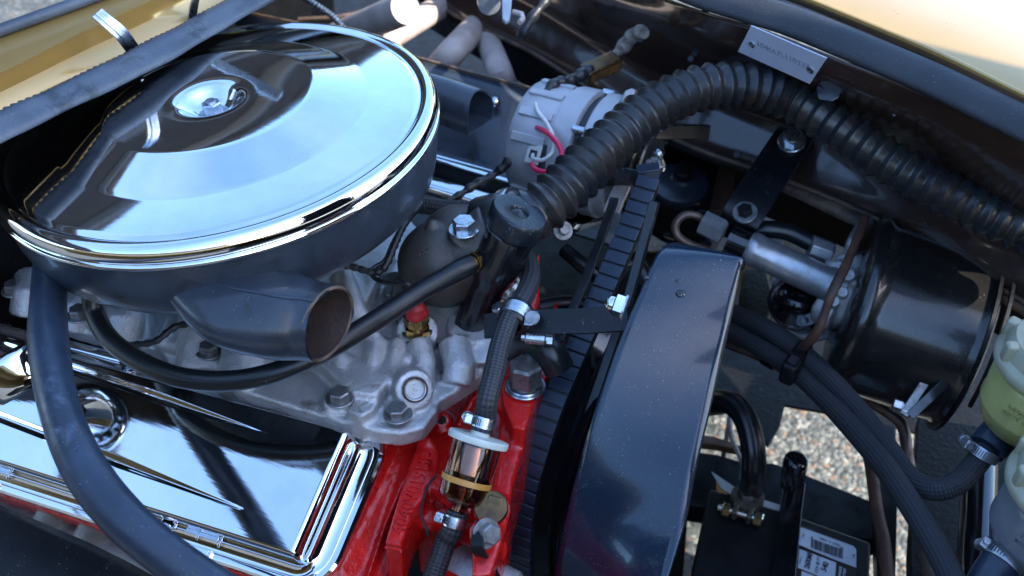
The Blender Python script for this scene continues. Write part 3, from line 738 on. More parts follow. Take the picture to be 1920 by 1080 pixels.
# ================================================================ oil filler tube
ot = thing('oil_filler_tube', 'upright glossy black oil filler tube with a flat domed cap', 'filler tube', P(885, 608, -.157))
q0, q1 = P(882, 612, -.160), P(966, 418, -.052); ax = (q1 - q0).normalized(); OF = frame(q0, ax, (1, .2, 0)); LEN = (q1 - q0).length
b = MB(); b.lathe(OF, [(.0148, -.004), (.0152, 0), (.0152, LEN * .40), (.0156, LEN * .44), (.0184, LEN * .52), (.0202, LEN * .60), (.0206, LEN * .66), (.0207, LEN * .93), (.0180, LEN * .95), (0, LEN * .95)], 56); b.build('tube', 'tube_black', ot)
b = MB(); b.lathe(OF, [(.0146, -.002), (.0162, -.001), (.0163, .0025), (.0147, .004)], 48, rfun=lambda a, z: 1 + .03 * math.sin(7 * a)); b.build('seat_ring', 'black_dirty', ot)
def capr(a, z): return 1 + .10 * math.exp(-((((a - R(250)) + math.pi) % (2 * math.pi) - math.pi) / .35) ** 2) * -1 * .5 + .05 * math.cos(2 * a + 1.0)
b = MB(); b.lathe(OF, [(.0215, LEN * .94), (.0228, LEN * .945), (.0232, LEN * .96), (.0236, LEN + .0075), (.0232, LEN + .0105), (.0222, LEN + .0120), (.0090, LEN + .0126), (.0075, LEN + .0118), (.0068, LEN + .0100), (.0040, LEN + .0110), (.0018, LEN + .0128), (0, LEN + .0132)], 80, rfun=capr)
b.build('cap', 'cap_black', ot, smooth=45)
b = MB(); b.lathe(OF, [(.0205, LEN * .885), (.0214, LEN * .89), (.0214, LEN * .925), (.0205, LEN * .93)], 56); b.build('collar', 'black_gloss', ot)
# hose nipple
n0, n1 = P(930, 478, -.090), P(893, 491, -.086)
nd = (n1 - n0).normalized()
b = MB(); b.cyl(n0, n0 + nd * .020, .0112, 28, ch=.001); b.build('nipple_boss', 'black_gloss', ot)
b = MB(); b.hexa(n0 + nd * .020, n0 + nd * .026, .0088); b.cyl(n0 + nd * .017, n0 + nd * .021, .0098, 24); b.cyl(n0 + nd * .025, n0 + nd * .034, .006, 20); b.build('fitting', 'brass', ot)

# ================================================================ smooth breather hose, big heater hose
hs = n0 + nd * .0275
pts = [hs, P(850, 512, -.086), P(780, 552, -.089), P(700, 603, -.093), P(610, 657, -.100), P(520, 697, -.110), P(430, 714, -.120), P(340, 708, -.125), P(262, 678, -.125), P(205, 635, -.120), P(178, 588, -.110), P(172, 548, -.095), P(178, 500, -.08)]
b = MB(); b.tube(cr(pts, 14), lambda i, l: .0082 + .0005 * math.exp(-((l - .012) / .012) ** 2), 24)
tag(b.build('breather_hose', 'rubber'), 'smooth black hose curving from the filler tube brass fitting to below the air cleaner', 'hose')
pts = [P(100, 470, -.075), P(92, 540, -.065), P(90, 630, -.055), P(103, 730, -.052), P(130, 820, -.055), P(172, 900, -.060), P(235, 975, -.068), P(310, 1040, -.078), P(400, 1105, -.090), P(500, 1170, -.1)]
b = MB(); b.sweep(cr(pts, 14), lambda i, l: [((.0142 + .0003 * math.sin(l * 60)) * math.cos(2 * math.pi * j / 28), (.0138 + .0004 * math.sin(l * 45 + 1)) * math.sin(2 * math.pi * j / 28)) for j in range(28)])
tag(b.build('heater_hose', 'rubber_blue'), 'thick bluish-black rubber hose looping down the left foreground', 'hose')

# ================================================================ coolant temperature sender
se = thing('temperature_sender', 'brass sender with a red rubber boot screwed into the manifold', 'sensor', P(782, 622, -.155))
c = P(782, 622, -.1545)
b = MB(); b.cyl(c, c + Z * .0015, .0135, 30, ch=.0004); b.build('washer', 'zinc', se)
b = MB(); b.hexa(c + Z * .0015, c + Z * .0085, .0118, rot=.2); b.build('lower_nut', 'brass', se, smooth=30)
b = MB(); b.cyl(c + Z * .008, c + Z * .0105, .0092, 24); b.build('neck', 'brass', se)
b = MB(); b.hexa(c + Z * .0105, c + Z * .0185, .0112, rot=.5); b.build('upper_nut', 'brass', se, smooth=30)
b = MB(); b.lathe(Matrix.Translation(c), [(.0085, .0180), (.0098, .0188), (.0100, .0225), (.0090, .0240), (.0088, .0275), (.0072, .0305), (.0050, .0320), (.0030, .0315), (0, .031)], 30, rfun=lambda a, z: 1 + .05 * math.sin(3 * a + z * 300)); b.build('boot', 'red_boot', se)
tp = c + Z * .031
b = MB(); b.tube(cr([tp, tp + Vector((0, .004, .006)), P(765, 533, -.105), P(740, 532, -.11), P(712, 527, -.118), P(697, 515, -.118), P(700, 503, -.115), P(722, 488, -.11), P(737, 455, -.1), P(755, 425, -.095), P(775, 395, -.09), P(790, 370, -.1)], 10), .0022, 8); b.build('wire', 'tape', se)
b = MB(); b.tube(cr([P(600, 500, -.11), P(650, 498, -.112), P(700, 510, -.116), P(722, 500, -.112), P(740, 460, -.1), P(756, 425, -.095), P(790, 380, -.09)], 10), lambda i, l: .0032 + .0006 * math.sin(l * 900), 8)
tag(b.build('taped_wire', 'tape'), 'thin taped black wire lying across the manifold to the far side', 'wire')
b = MB(); b.tube(cr([P(235, 648, -.165), P(290, 640, -.160), P(330, 612, -.155), P(390, 600, -.150), P(430, 570, -.15)], 10), lambda i, l: .0030 + .0005 * math.sin(l * 700), 8)
tag(b.build('dark_loom', 'tape'), 'crinkled black wire loom lying below the near snorkel', 'wire')

# ================================================================ red engine block: head, timing cover, water pump
eb = thing('engine_block', 'red painted engine block and cylinder head with raised cast lettering', 'engine block', (-.45, .58, -.34))
b = MB()
def pr(l, z, d): b.prism(pp_(l, z), (0, 0, -d))
b.box(VF, (-.50, .024), (-.020, .124), (-.12, -.0385))
b.prism([P(*q) for q in [(690, 808, -.222), (775, 812, -.224), (805, 798, -.224), (792, 850, -.226), (760, 900, -.232), (722, 985, -.244), (690, 1080, -.252), (640, 1200, -.28), (560, 1150, -.28), (640, 1060, -.252), (700, 880, -.236)]], (0, 0, -.08))     # head below the cover
pr([(700, 800), (800, 790), (850, 745), (925, 690), (1020, 600), (1045, 560), (1060, 640), (1010, 700), (985, 800), (960, 900), (950, 1000), (935, 1100), (800, 1100), (830, 980), (780, 960), (760, 900)], -.248, .08)   # front wall, set low
b.tube([P(702, 812, -.222), P(745, 818, -.224), P(800, 795, -.222), P(835, 748, -.214), P(905, 705, -.206)], .0065, 12)   # rail under the manifold
pr([(782, 834), (808, 842), (800, 905), (795, 935), (772, 962), (760, 1000), (751, 1026), (722, 1016), (734, 975), (762, 885)], -.212, .05)     # casting pad
b.tube([P(784, 826, -.214), P(800, 832, -.214), P(812, 850, -.22), P(806, 900, -.226)], .006, 10)
b.cyl(P(828, 790, -.262), P(828, 787, -.2395), .0085, 20)
b.tube([P(880, 760, -.232), P(905, 728, -.228), P(935, 650, -.215), P(960, 610, -.205)], .0045, 10)   # timing cover lip
b.tube([P(858, 800, -.240), P(880, 762, -.235), P(912, 705, -.225)], .0040, 10)
# right hand water pump leg
pr([(955, 678), (1032, 690), (1008, 742), (985, 806), (962, 800), (945, 760), (940, 720)], -.176, .10)
pr([(938, 762), (1000, 770), (985, 830), (962, 900), (955, 960), (942, 1010), (920, 1075), (885, 1080), (885, 1000), (925, 900), (935, 820)], -.198, .07)
b.tube([P(930, 742, -.196), P(952, 768, -.192), P(972, 780, -.190), P(965, 800, -.194)], .0085, 12)
b.tube([P(955, 800, -.200), P(962, 850, -.204), P(950, 900, -.206), P(925, 960, -.208)], .0080, 12)
b.tube([P(800, 905, -.224), P(825, 915, -.220), P(870, 945, -.216), P(930, 985, -.212)], .0100, 14)       # arm behind the filter
b.tube([P(800, 905, -.226), P(795, 935, -.232), P(800, 965, -.236), P(815, 985, -.238)], .0085, 14)
b.tube([P(820, 975, -.238), P(860, 990, -.230), P(900, 1010, -.222), P(935, 1040, -.216)], .0100, 14)
b.cyl(P(905, 1005, -.24), P(911, 1001, -.193), .0125, 26)
b.cyl(P(918, 960, -.235), P(922, 955, -.196), .0150, 26)
pr([(985, 520), (1012, 470), (1012, 560), (1003, 590), (985, 600), (962, 560)], -.150, .10)      # left arm of the pump behind the tube
pr([(700, 1000), (740, 1030), (735, 1100), (660, 1120), (690, 1040)], -.262, .05)
b.build('casting', 'red', eb, remesh=.0021, rsmooth=4)
b = MB(); b.cyl(P(828, 787, -.2400), P(828, 787, -.2380), .0042, 20); b.build('plug_hole', 'black_dirty', eb)
tm = pxframe(P(744, 1008, -.2112), P(797, 866, -.2112), Z)
text('casting_lettering', 'JL 4040V019HD', .0155, tm @ Matrix.Translation(((P(797, 866, -.2112) - P(744, 1008, -.2112)).length / 2, 0, 0)), 'red', eb, .0009, space=1.05)
# head bolts, plugs and spark plug boots along the outside
for u, v in ((12, 902), (372, 1042)):
    c = P(u, v, -.278); d = Vector((-.05, -.75, .65)).normalized()
    b = MB(); b.cyl(c - d * .02, c, .0135, 28, ch=.001); b.cyl(c, c + d * .004, .0105, 24, ch=.001); b.build('bolt_boss', 'red', eb)
    bolt(eb, c + d * .003, d, .0085, .008, 'red', washer=False)
c = P(335, 1030, -.282); d = Vector((.1, -.8, .55)).normalized()
b = MB(); b.cyl(c - d * .03, c + d * .012, .0095, 24, ch=.002); b.build('spark_plug_boot', 'plastic_black', eb)
c = P(205, 950, -.285)
b = MB(); b.hexa(c - Z * .012, c + Z * .002, .010); b.build('corner_bolt', 'rust', eb)

# near exhaust manifold and the black cover below it
em = thing('exhaust_manifold', 'rough grey cast exhaust manifold with round ports below the near valve cover', 'exhaust manifold', P(150, 1000, -.32))
b = MB()
for (u0, v0, u1, v1) in ((125, 905, 95, 990), (205, 940, 170, 1020), (500, 1080, 470, 1150)):
    b.tube([P(u0, v0, -.290), P((u0 + u1) / 2, (v0 + v1) / 2, -.296), P(u1, v1, -.315)], .0165, 16)
b.prism(pp_([(78, 898), (180, 925), (260, 965), (250, 990), (165, 960), (68, 922)], -.285), (0, 0, -.02))
b.prism(pp_([(450, 1052), (560, 1085), (640, 1120), (600, 1150), (440, 1090)], -.288), (0, 0, -.03))
b.tube([P(-40, 960, -.33), P(100, 1010, -.328), P(250, 1060, -.325), P(420, 1130, -.32)], .022, 16)
b.build('casting', 'manifold_iron', em, remesh=.0022, rsmooth=3)
b = MB(); b.grid([[P(u, v, z) for u, v, z in ((-80, 900 + 10, -.20), (0, 950, -.205), (80, 984, -.21), (160, 1018, -.216), (230, 1052, -.22), (300, 1090, -.226), (340, 1130, -.23))],
                  [P(u, v, z) for u, v, z in ((-80, 930, -.195), (0, 966, -.2), (80, 1000, -.204), (160, 1034, -.21), (225, 1068, -.214), (280, 1100, -.22), (310, 1160, -.226))],
                  [P(u, v, z) for u, v, z in ((-80, 1160, -.2), (0, 1180, -.2), (80, 1200, -.2), (160, 1220, -.21), (220, 1230, -.21), (260, 1240, -.22), (290, 1250, -.226))]])
tag(b.build('heat_shield', 'plastic_black', solid=.003, smooth=60), 'plain matte black cover panel in the bottom left corner', 'cover')

# ================================================================ fuel filter
t0, t1 = P(862, 946, -.196), P(896, 828, -.159); fx = (t1 - t0).normalized(); L = (t1 - t0).length; FF = frame(t0, fx, (1, 0, 0))
ff = thing('fuel_filter', 'see-through amber glass fuel filter with a milky white disc lid', 'fuel filter', t0)
b = MB(); b.lathe(FF, [(.0195, L - .001), (.0236, L - .0008), (.0241, L + .0003), (.0241, L + .0036), (.0234, L + .0044), (.0085, L + .0050), (.0075, L + .0060), (.0072, L + .012), (.0050, L + .0125), (.0050, L + .016)], 64); b.build('lid', 'white_plastic', ff, smooth=40)
b = MB(); b.lathe(FF, [(.0196, L - .0005), (.0196, .008), (.0188, .0050), (.0165, .0025), (.0110, .0008), (.0075, -.0010), (.0062, -.004), (.0060, -.010), (.0040, -.010), (.0042, -.004), (.0055, .0012), (.0150, .0040), (.0172, .0062), (.0180, .009), (.0180, L - .0005)], 64); b.build('glass_bowl', 'filter_glass', ff, smooth=60)
b = MB(); b.lathe(FF, [(0, .0045), (.0145, .0045), (.0170, .0066), (.01765, .0090), (.01765, L * .31), (0, L * .31)], 48); b.build('fuel', 'fuel', ff, smooth=60)
b = MB(); b.lathe(FF, [(.0197, L * .34), (.02, L * .34), (.02, L * .43), (.0197, L * .43)], 64); b.build('band', 'band', ff)
b = MB(); b.lathe(FF, [(.0030, L * .48), (.0135, L * .48), (.0145, L * .50), (.0145, L * .93), (.0135, L - .001), (.0030, L - .001)], 40); b.build('filter_element', 'chrome_worn', ff)
b = MB(); b.tube([t0 - fx * .012, t0 + fx * L * .5], .0028, 10); b.build('stem', 'chrome_worn', ff)

def hose_clamp(name, label, c, ax_, r, az, w=.0085, m='zinc', screw=1):
    """band clamp with a barrel and slotted hex screw on the side az (frame angle)"""
    F = frame(c, ax_, (1, 0, 0)); t = thing(name, label, 'hose clamp', c, 'small worm drive clamps')
    b = MB(); b.lathe(F, [(r - .0002, -w / 2), (r + .0006, -w / 2), (r + .0008, 0), (r + .0006, w / 2), (r - .0002, w / 2)], 40); bo_ = b.build('band', m, t, smooth=30)
    n_ = 20
    for i in range(7):
        a = az + R(18 + i * 9); p = F @ Vector(((r + .0008) * math.cos(a), (r + .0008) * math.sin(a), 0)); rd = (F.to_3x3() @ Vector((math.cos(a), math.sin(a), 0)))
        b = MB(); mm = frame(p, rd, ax_); b.box(mm, (-w * .33, w * .33), (-.0003, .0003), (-.0001, .00035)); b.build('slot', 'ink', bo_)
    rd = F.to_3x3() @ Vector((math.cos(az), math.sin(az), 0)); tg = F.to_3x3() @ Vector((-math.sin(az), math.cos(az), 0)); p = Vector(c) + rd * (r + .0035)
    b = MB(); mm = frame(p, tg, rd); b.box(mm, (-.0040, .0030), (-w * .5, w * .5), (-.0062, .0062)); ho_ = b.build('housing', m, t, bevel=.0014)
    b = MB(); b.cyl(p - tg * .0075, p - tg * .006, .0036, 20); b.hexa(p - tg * .0098, p - tg * .0122, .0042); b.cyl(p - tg * .0060, p - tg * .0100, .0046, 24, ch=.0005)
    b.cyl(p + tg * .0055, p + tg * .0105, .0024, 16); b.build('screw', m, ho_, smooth=30)
    return t
hose_clamp('hose_clamp', 'shiny clamp on the braided hose just above the white filter lid', t1 + fx * .0155, fx, .0092, R(205))
hose_clamp('hose_clamp', 'shiny clamp with a round screw head on the hose just below the glass fuel filter', t0 - fx * .0135, fx, .0086, R(190))
h0 = t1 + fx * .008
b = MB(); b.tube(cr([h0, h0 + fx * .014, P(914, 748, -.128), P(926, 700, -.118), P(938, 648, -.108), P(955, 600, -.1), P(980, 560, -.098), P(994, 525, -.102), P(992, 495, -.110), P(975, 468, -.118), P(940, 455, -.13)], 12), .0084, 22)
tag(b.build('braided_fuel_hose', 'braid'), 'black braided hose from behind the filler tube down to the fuel filter lid', 'hose')
h1 = t0 - fx * .006
b = MB(); b.tube(cr([h1, h1 - fx * .016, P(838, 1010, -.222), P(822, 1055, -.232), P(800, 1120, -.25)], 12), .0084, 22)
tag(b.build('braided_fuel_hose', 'braid'), 'black braided hose leaving the bottom of the glass fuel filter', 'hose')
b = MB(); b.tube(cr([P(818, 892, -.212), P(806, 905, -.210), P(795, 935, -.212), P(790, 965, -.212), P(797, 985, -.214), P(802, 1005, -.22)], 10), .0009, 6)
tag(b.build('loose_wire', 'ink'), 'thin black wire hanging over the red casting left of the fuel filter', 'wire')
c = P(921, 952, -.190)
pl_ = thing('brass_plug', 'tarnished round brass plug with a square hump to the right of the fuel filter', 'plug', c)
pd = Vector((.15, -.45, .88)).normalized()
b = MB(); b.lathe(frame(c, pd), [(.0125, -.006), (.0130, -.002), (.0130, .0012), (.0124, .0024), (0, .0036)], 44, rfun=lambda a, z: 1 + .015 * math.sin(9 * a)); b.build('body', 'bronze', pl_)
b = MB(); b.box(frame(c + Vector((0, .006, 0)), pd, (1, .2, 0)), (-.006, .006), (-.004, .004), (.001, .0060)); b.build('square_drive', 'bronze', pl_, bevel=.0015)
bolt(eb, P(911, 1000, -.190), Vector((.75, -.3, .55)), .0085, .0080, 'steel_dull', rot=.1)
b = MB(); b.strip(cr([P(906, 978, -.186), P(897, 1005, -.186), P(896, 1030, -.19), P(915, 1060, -.21), P(940, 1110, -.23)], 8), .010, .003, (1, .2, .1))
tag(b.build('black_strap', 'plastic_black', bevel=.0008), 'flat black strap hooked by the bolt below the brass plug', 'strap')
b = MB(); b.cyl(P(850, 1062, -.262), P(960, 1118, -.262), .020, 36, ch=.002)
tag(b.build('fuel_pump_body', 'alu'), 'silver cylinder edge low at the bottom below the red casting', 'pump')

# rusty hex spacer stud on the red pump boss
c = P(985, 726, -.1745)
sp2 = thing('hex_spacer', 'tall rusty hex spacer on a washer standing on the red casting', 'spacer', c)
b = MB(); b.cyl(c, c + Z * .0022, .0172, 40, ch=.0006); b.build('washer', 'zinc', sp2)
b = MB(); b.cyl(c + Z * .0018, c + Z * .0042, .0150, 40, ch=.0008); b.build('lock_washer', 'zinc', sp2)
b = MB(); b.cyl(c + Z * .004, c + Z * .008, .0112, 30); b.hexa(c + Z * .0065, c + Z * .0270, .0140, rot=.15); b.build('hex_body', 'steel_dull', sp2, smooth=30)

# bypass hose with worm clamp
c0, c1 = P(975, 668, -.168), P(1034, 660, -.150)
b = MB(); b.tube(cr([c0, P(990, 648, -.150), P(1010, 645, -.140), P(1032, 662, -.142), P(1048, 690, -.155)], 8), .0130, 26)
tag(b.build('bypass_hose', 'rubber'), 'short fat rubber hose elbow behind the rusty hex spacer', 'hose')
cc = P(1018, 642, -.140)
hose_clamp('hose_clamp', 'bright worm clamp with slotted band on the short hose above the hex spacer', P(1010, 645, -.142), (P(1032, 662, -.142) - P(990, 648, -.150)), .0136, R(100), .009)
cc = P(985, 632, -.118); t = thing('worm_screw_housing', 'shiny silver screw barrel below the black strap bracket', 'hose clamp', cc)
dx = (P(1060, 640, -.118) - cc).normalized()
b = MB(); b.cyl(cc, cc + dx * .017, .0052, 24, ch=.001); b.build('barrel', 'zinc', t)
b = MB(); b.cyl(cc - dx * .003, cc, .0035, 20); b.hexa(cc + dx * .018, cc + dx * .023, .0052); b.cyl(cc + dx * .016, cc + dx * .019, .0042, 20); b.build('screw', 'zinc', t)

# P-clamp and the flat bracket bar to the shroud
bar = thing('strap_bracket', 'flat black steel bar joining the engine to the fan shroud', 'bracket', P(1030, 600, -.11))
b = MB(); b.sweep([P(908, 612, -.118), P(960, 606, -.112), P(1030, 603, -.105), P(1100, 602, -.100), P(1150, 598, -.096), P(1178, 596, -.094)], lambda i, l: [(-.0105, -.0015), (.0105, -.0015), (.0105, .0015), (-.0105, .0015)], False, Vector((.05, .8, .6)))
b.build('bar', 'black_satin', bar, bevel=.0006)
pc = thing('p_clamp', 'rubber-lined silver loop clamp holding the braided hose to the black bar', 'clamp', P(968, 590, -.11))
ca = P(966, 592, -.103); ad = (P(980, 560, -.098) - P(938, 648, -.108)).normalized(); CF = frame(ca, ad, (1, 0, 0))
b = MB(); b.lathe(CF, [(.0086, -.0095), (.0122, -.0095), (.0128, -.008), (.0128, .008), (.0122, .0095), (.0086, .0095)], 36); b.build('rubber_lining', 'rubber', pc)
b = MB(); b.lathe(CF, [(.0130, -.0055), (.0138, -.0055), (.0138, .0055), (.0130, .0055)], 36); b.build('band', 'zinc', pc)
e0 = P(992, 598, -.100); tn = Vector((.15, -.55, .8)).normalized()
b = MB(); q_ = [P(u, v, -.098) for u, v in [(972, 580), (985, 588), (996, 585), (1008, 584), (1013, 592), (1008, 603), (996, 611), (982, 610), (984, 600)]]; b.prism(q_, tn * .0018); b.build('ear', 'zinc', pc, bevel=.0005)
c = P(998, 597, -.097); b = MB(); b.cyl(c + tn * .001, c + tn * .0032, .0062, 24, ch=.001); b.build('screw', 'steel_dull', pc)
c = P(938, 583, -.115); b = MB(); b.hexa(c, c + Vector((-.3, -.1, .9)).normalized() * .006, .0062); tag(b.build('small_bolt', 'zinc'), 'small silver bolt left of the looped clamp', 'bolt')
c = P(953, 541, -.13); b = MB(); d = Vector((.6, -.4, .6)).normalized(); b.cyl(c - d * .004, c, .0145, 32, ch=.0008); b.hexa(c, c + d * .007, .0095); tag(b.build('pump_bolt', 'zinc'), 'silver bolt and washer on red metal behind the filler tube', 'bolt')

# ================================================================ cogged belt, pulley
XB = -.300
BL = [(1012, 1210), (975, 1150), (960, 1080), (957, 1020), (961, 955), (970, 900), (986, 845), (1003, 790), (1022, 738), (1043, 690), (1060, 652), (1092, 580), (1128, 497), (1160, 423), (1186, 358), (1197, 328)]
bq = [PX(u, v, XB) for u, v in BL]; bq += [bq[-1] + Vector((-.030, .018, -.012)), bq[-1] + Vector((-.075, .03, -.03))]
bp = resample(cr(bq, 24), .0125)
bt = thing('fan_belt', 'grey-black cogged belt running from the big pulley up to the alternator', 'belt', bp[0])
Wb = .0195
b = MB(); b.sweep(bp, lambda i, l: [(0, .0006), (Wb, .0006), (Wb, .0085), (0, .0085)], False, X); b.build('belt_body', 'tape', bt, smooth=20)
me0 = None; fr, ln = pframes(bp, up=X)
for i, (c, a, bb) in enumerate(fr[:-1]):
    tdir = a.cross(bb)
    m = Matrix((a, bb, tdir)).transposed().to_4x4(); m.translation = c + tdir * .0063 + a * Wb / 2
    if me0 is None:
        q = MB(); q.box(Matrix.Identity(4), (-Wb / 2 - .0004, Wb / 2 + .0004), (-.0016, .0008), (-.0055, .0052)); ob = q.build('cog', 'rubber_blue', bt, bevel=.0007, smooth=20); me0 = ob.data
        q0_ = Vector(((0), (0.0004), -.00015))
    else:
        ob = bpy.data.objects.new('cog', me0); COL.objects.link(ob); ob.parent = bt
        md = ob.modifiers.new('bevel', 'BEVEL'); md.width = .0007; md.segments = 2; md.limit_method = 'ANGLE'
    m.translation = m.translation + m.to_3x3() @ Vector((0, -.0004, -.00015)) - wloc(bt)
    ob.matrix_local = m
# second run of belt and stay rods behind
b = MB(); b.sweep([PX(1025, 1000, -.272), PX(1052, 860, -.272), PX(1085, 750, -.272), PX(1150, 560, -.272), PX(1185, 430, -.272), PX(1200, 372, -.272)], lambda i, l: [(.006, .006), (.014, .006), (.014, .014), (.006, .014)], False, X)
tag(b.build('inner_belt_run', 'rubber', bevel=.001), 'plain black belt run just right of the cogged belt', 'belt')
b = MB(); b.strip([P(1048, 640, -.15), P(1100, 520, -.12), P(1146, 392, -.092), P(1152, 372, -.088)], .008, .004, (1, 0, 0)); tag(b.build('alternator_stay', 'black_satin', bevel=.0008), 'thin steel stay rising left of the cogged belt', 'bracket')
pu = thing('water_pump_pulley', 'big glossy black stepped pulley between the cogged belt and the fan shroud', 'pulley', (-.27, .741, -.5))
PC = Vector((-.298, .738, -.322)); PF = frame(PC, X, Y)
b = MB(); b.lathe(PF, [(.155, .004), (.171, .005), (.172, .008), (.160, .022), (.158, .025), (.1665, .036), (.1675, .039), (.163, .041), (.150, .044), (.142, .050), (.136, .056), (.122, .060), (.100, .062), (.06, .064), (0, .064)], 128); b.build('rim', 'black_gloss', pu, smooth=40)
b = MB(); b.lathe(PF, [(.10, .066), (.108, .070), (.112, .076), (.104, .080), (.05, .082), (0, .082)], 96); b.build('hub', 'black_gloss', pu, smooth=40)
b = MB(); b.lathe(PF, [(.1645, -.003), (.1655, -.003), (.1655, .0035), (.1645, .0035)], 128); b.build('worn_edge', 'zinc', pu)

# ================================================================ fan shroud
LE = [(1020, 1230), (1036, 1130), (1047, 1050), (1062, 975), (1084, 880), (1112, 780), (1146, 682), (1180, 595), (1205, 538), (1222, 498), (1236, 472), (1250, 460), (1268, 458), (1290, 466)]
RE = [(1210, 1230), (1240, 1120), (1262, 1050), (1284, 975), (1302, 880), (1326, 780), (1349, 682), (1368, 600), (1380, 545), (1387, 512), (1391, 494), (1394, 487), (1396, 487), (1397, 497)]
l3 = cr([PX(u, v, -.232) for u, v in LE], 8)
r3 = cr([PX(u, v, x) for (u, v), x in zip(RE, [-.128, -.134, -.138, -.142, -.148, -.154, -.160, -.164, -.167, -.1685, -.169, -.169, -.169, -.169])], 8)
sh = thing('fan_shroud', 'wide glossy black fan shroud band arching through the lower middle', 'fan shroud', (-.19, .69, -.4))
rows = []
for a, c in zip(l3, r3):
    n_ = 14; rows.append([a.lerp(c, j / n_) + Vector((0, 0, .0012 * math.sin(math.pi * j / n_))) for j in range(n_ + 1)])
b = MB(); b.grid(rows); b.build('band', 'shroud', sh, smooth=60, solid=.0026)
b = MB()
inw = lambda p: (Vector((p.x, .70, -.27)) - p).normalized()
b.grid([[p + X * .0002 + inw(p) * .0012 for p in l3], [p + X * .001 + inw(p) * .012 for p in l3]]); b.build('rear_lip', 'black_gloss', sh, solid=.0014)
b = MB(); b.grid([[p + X * .0003 + inw(p) * .002 for p in r3], [p - X * .03 + inw(p) * .05 for p in r3], [p - X * .04 + inw(p) * .15 for p in r3]]); b.build('front_flange', 'black_dirty', sh, solid=.0016)
for u, v in ((1272, 548), (1213, 522), (1268, 527)):
    pass
c = PX(1272, 548, -.205); 
b = MB(); cS = None
for (u, v, r) in ((1272, 548, .0042), (1268, 528, .0022), (1213, 522, .0022)):
    # rivet head lying on the band
    best = min(((q - CAM).normalized().cross(ray(u, v).normalized()).length, q) for row in rows for q in row)[1] if False else min((((q - CAM).normalized().cross(ray(u, v).normalized()).length, tuple(q)) for row in rows for q in row))[1]
    b = MB(); b.sphere(Vector(best) + Vector((0, -.0003, .001)), r, 16, (1, 1, .45)); b.build('rivet', 'black_gloss', sh)
nd = Vector((-.9, -.15, .15)).normalized(); c = PX(1172, 578, -.226)
b = MB(); b.cyl(c, c + nd * .0015, .0105, 28); b.build('washer', 'zinc', sh)
b = MB(); b.hexa(c + nd * .001, c + nd * .009, .0082, rot=.2); b.sphere(c + nd * .0095, .0062, 20); b.build('acorn_nut', 'chrome_rim', sh, smooth=35)

# ================================================================ far inner fender, fender top and seal
ifp = thing('inner_fender', 'glossy black wavy inner fender panel with an identification plate', 'inner fender', P(1500, 300, -.3))
cols = [700, 860, 1000, 1140, 1280, 1420, 1560, 1700, 1840, 1980]
def row(vs, zs): return [P(u, v, z) for u, v, z in zip(cols, vs, zs)]
zt = [.04] * 10
def lerp(a, b, t): return a + (b - a) * t
top = [-220, -160, -105, -48, 8, 52, 106, 160, 215, 262]          # under the seal
mid = [-150, -70, -10, 70, 150, 200, 250, 320, 400, 470]            # foot of the upright wall
shf = [-60, 32, 100, 190, 268, 320, 372, 440, 520, 600]             # edge of the shelf
import itertools
def wob(u, k): return .004 * math.sin(u / 61 + k) + .003 * math.sin(u / 23 + 2 * k)
r_a = [p + Vector((0, .012, -.006)) for p in cr(row(top, [-.03, -.03, -.03, -.02, .03] + [.046] * 5), 5)]
r_b = cr(row([lerp(a, b, .35) for a, b in zip(top, mid)], [(-.06, -.06, -.06, -.05, -.01, .006, .006, .006, .006, .006)[i] + wob(u, 1) for i, u in enumerate(cols)]), 5)
r_c = cr(row([lerp(a, b, .7) for a, b in zip(top, mid)], [(-.09, -.09, -.09, -.08, -.055, -.05, -.05, -.05, -.05, -.05)[i] + wob(u, 2) for i, u in enumerate(cols)]), 5)
r_d = cr(row(mid, [-.110 + wob(u, 3) * .5 for u in cols]), 5)
r_e = cr(row([lerp(a, b, .25) for a, b in zip(mid, shf)], [-.132] * 10), 5)
r_f = cr(row([lerp(a, b, .8) for a, b in zip(mid, shf)], [-.160] * 10), 5)
r_g = cr(row(shf, [-.172] * 10), 5)
r_h = cr(row([v + 12 for v in shf], [-.180] * 10), 5)
col_rows = [r_a, r_b, r_c, r_d, r_e, r_f, r_g]
dense = []
for j in range(len(r_a)):
    dense.append(cr([r[j] for r in col_rows], 6))
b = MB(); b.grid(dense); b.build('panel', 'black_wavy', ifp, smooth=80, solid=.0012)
b = MB(); b.tube(r_g, .0030, 10); b.build('rolled_edge', 'edge_worn', ifp)
b = MB(); b.grid([r_g, [p + Vector((0, .004, -.012)) for p in r_g], [p + Vector((0, .12, -.03)) for p in r_g], [p + Vector((0, .14, -.15)) for p in r_g]]); b.build('splash_wall', 'black_satin', ifp, solid=.002)
def on_panel(u, v):
    best = None
    d = ray(u, v).normalized()
    for c_ in dense:
        for p in c_:
            q = (p - CAM); e = q.cross(d).length
            if best is None or e < best[0]: best = (e, p)
    return CAM + d * (best[1] - CAM).dot(d)
for u, v, r, m in ((1324, 18, .0042, 'chrome_rim'), (1295, 110, .0032, 'ink'), (1183, 88, .002, 'ink'), (1679, 212, .0028, 'zinc'), (1382, 290, .004, 'ink'), (1200, 64, .009, 'ink')):
    p = on_panel(u, v); n_ = (CAM - p).normalized() * .5 + Vector((0, -.4, .5)); n_.normalize()
    b = MB(); b.cyl(p - n_ * .002, p + n_ * (.0008 if m == 'ink' else .0018), r, 20, ch=.0003); b.build('hole' if m == 'ink' else 'screw', m, ifp)
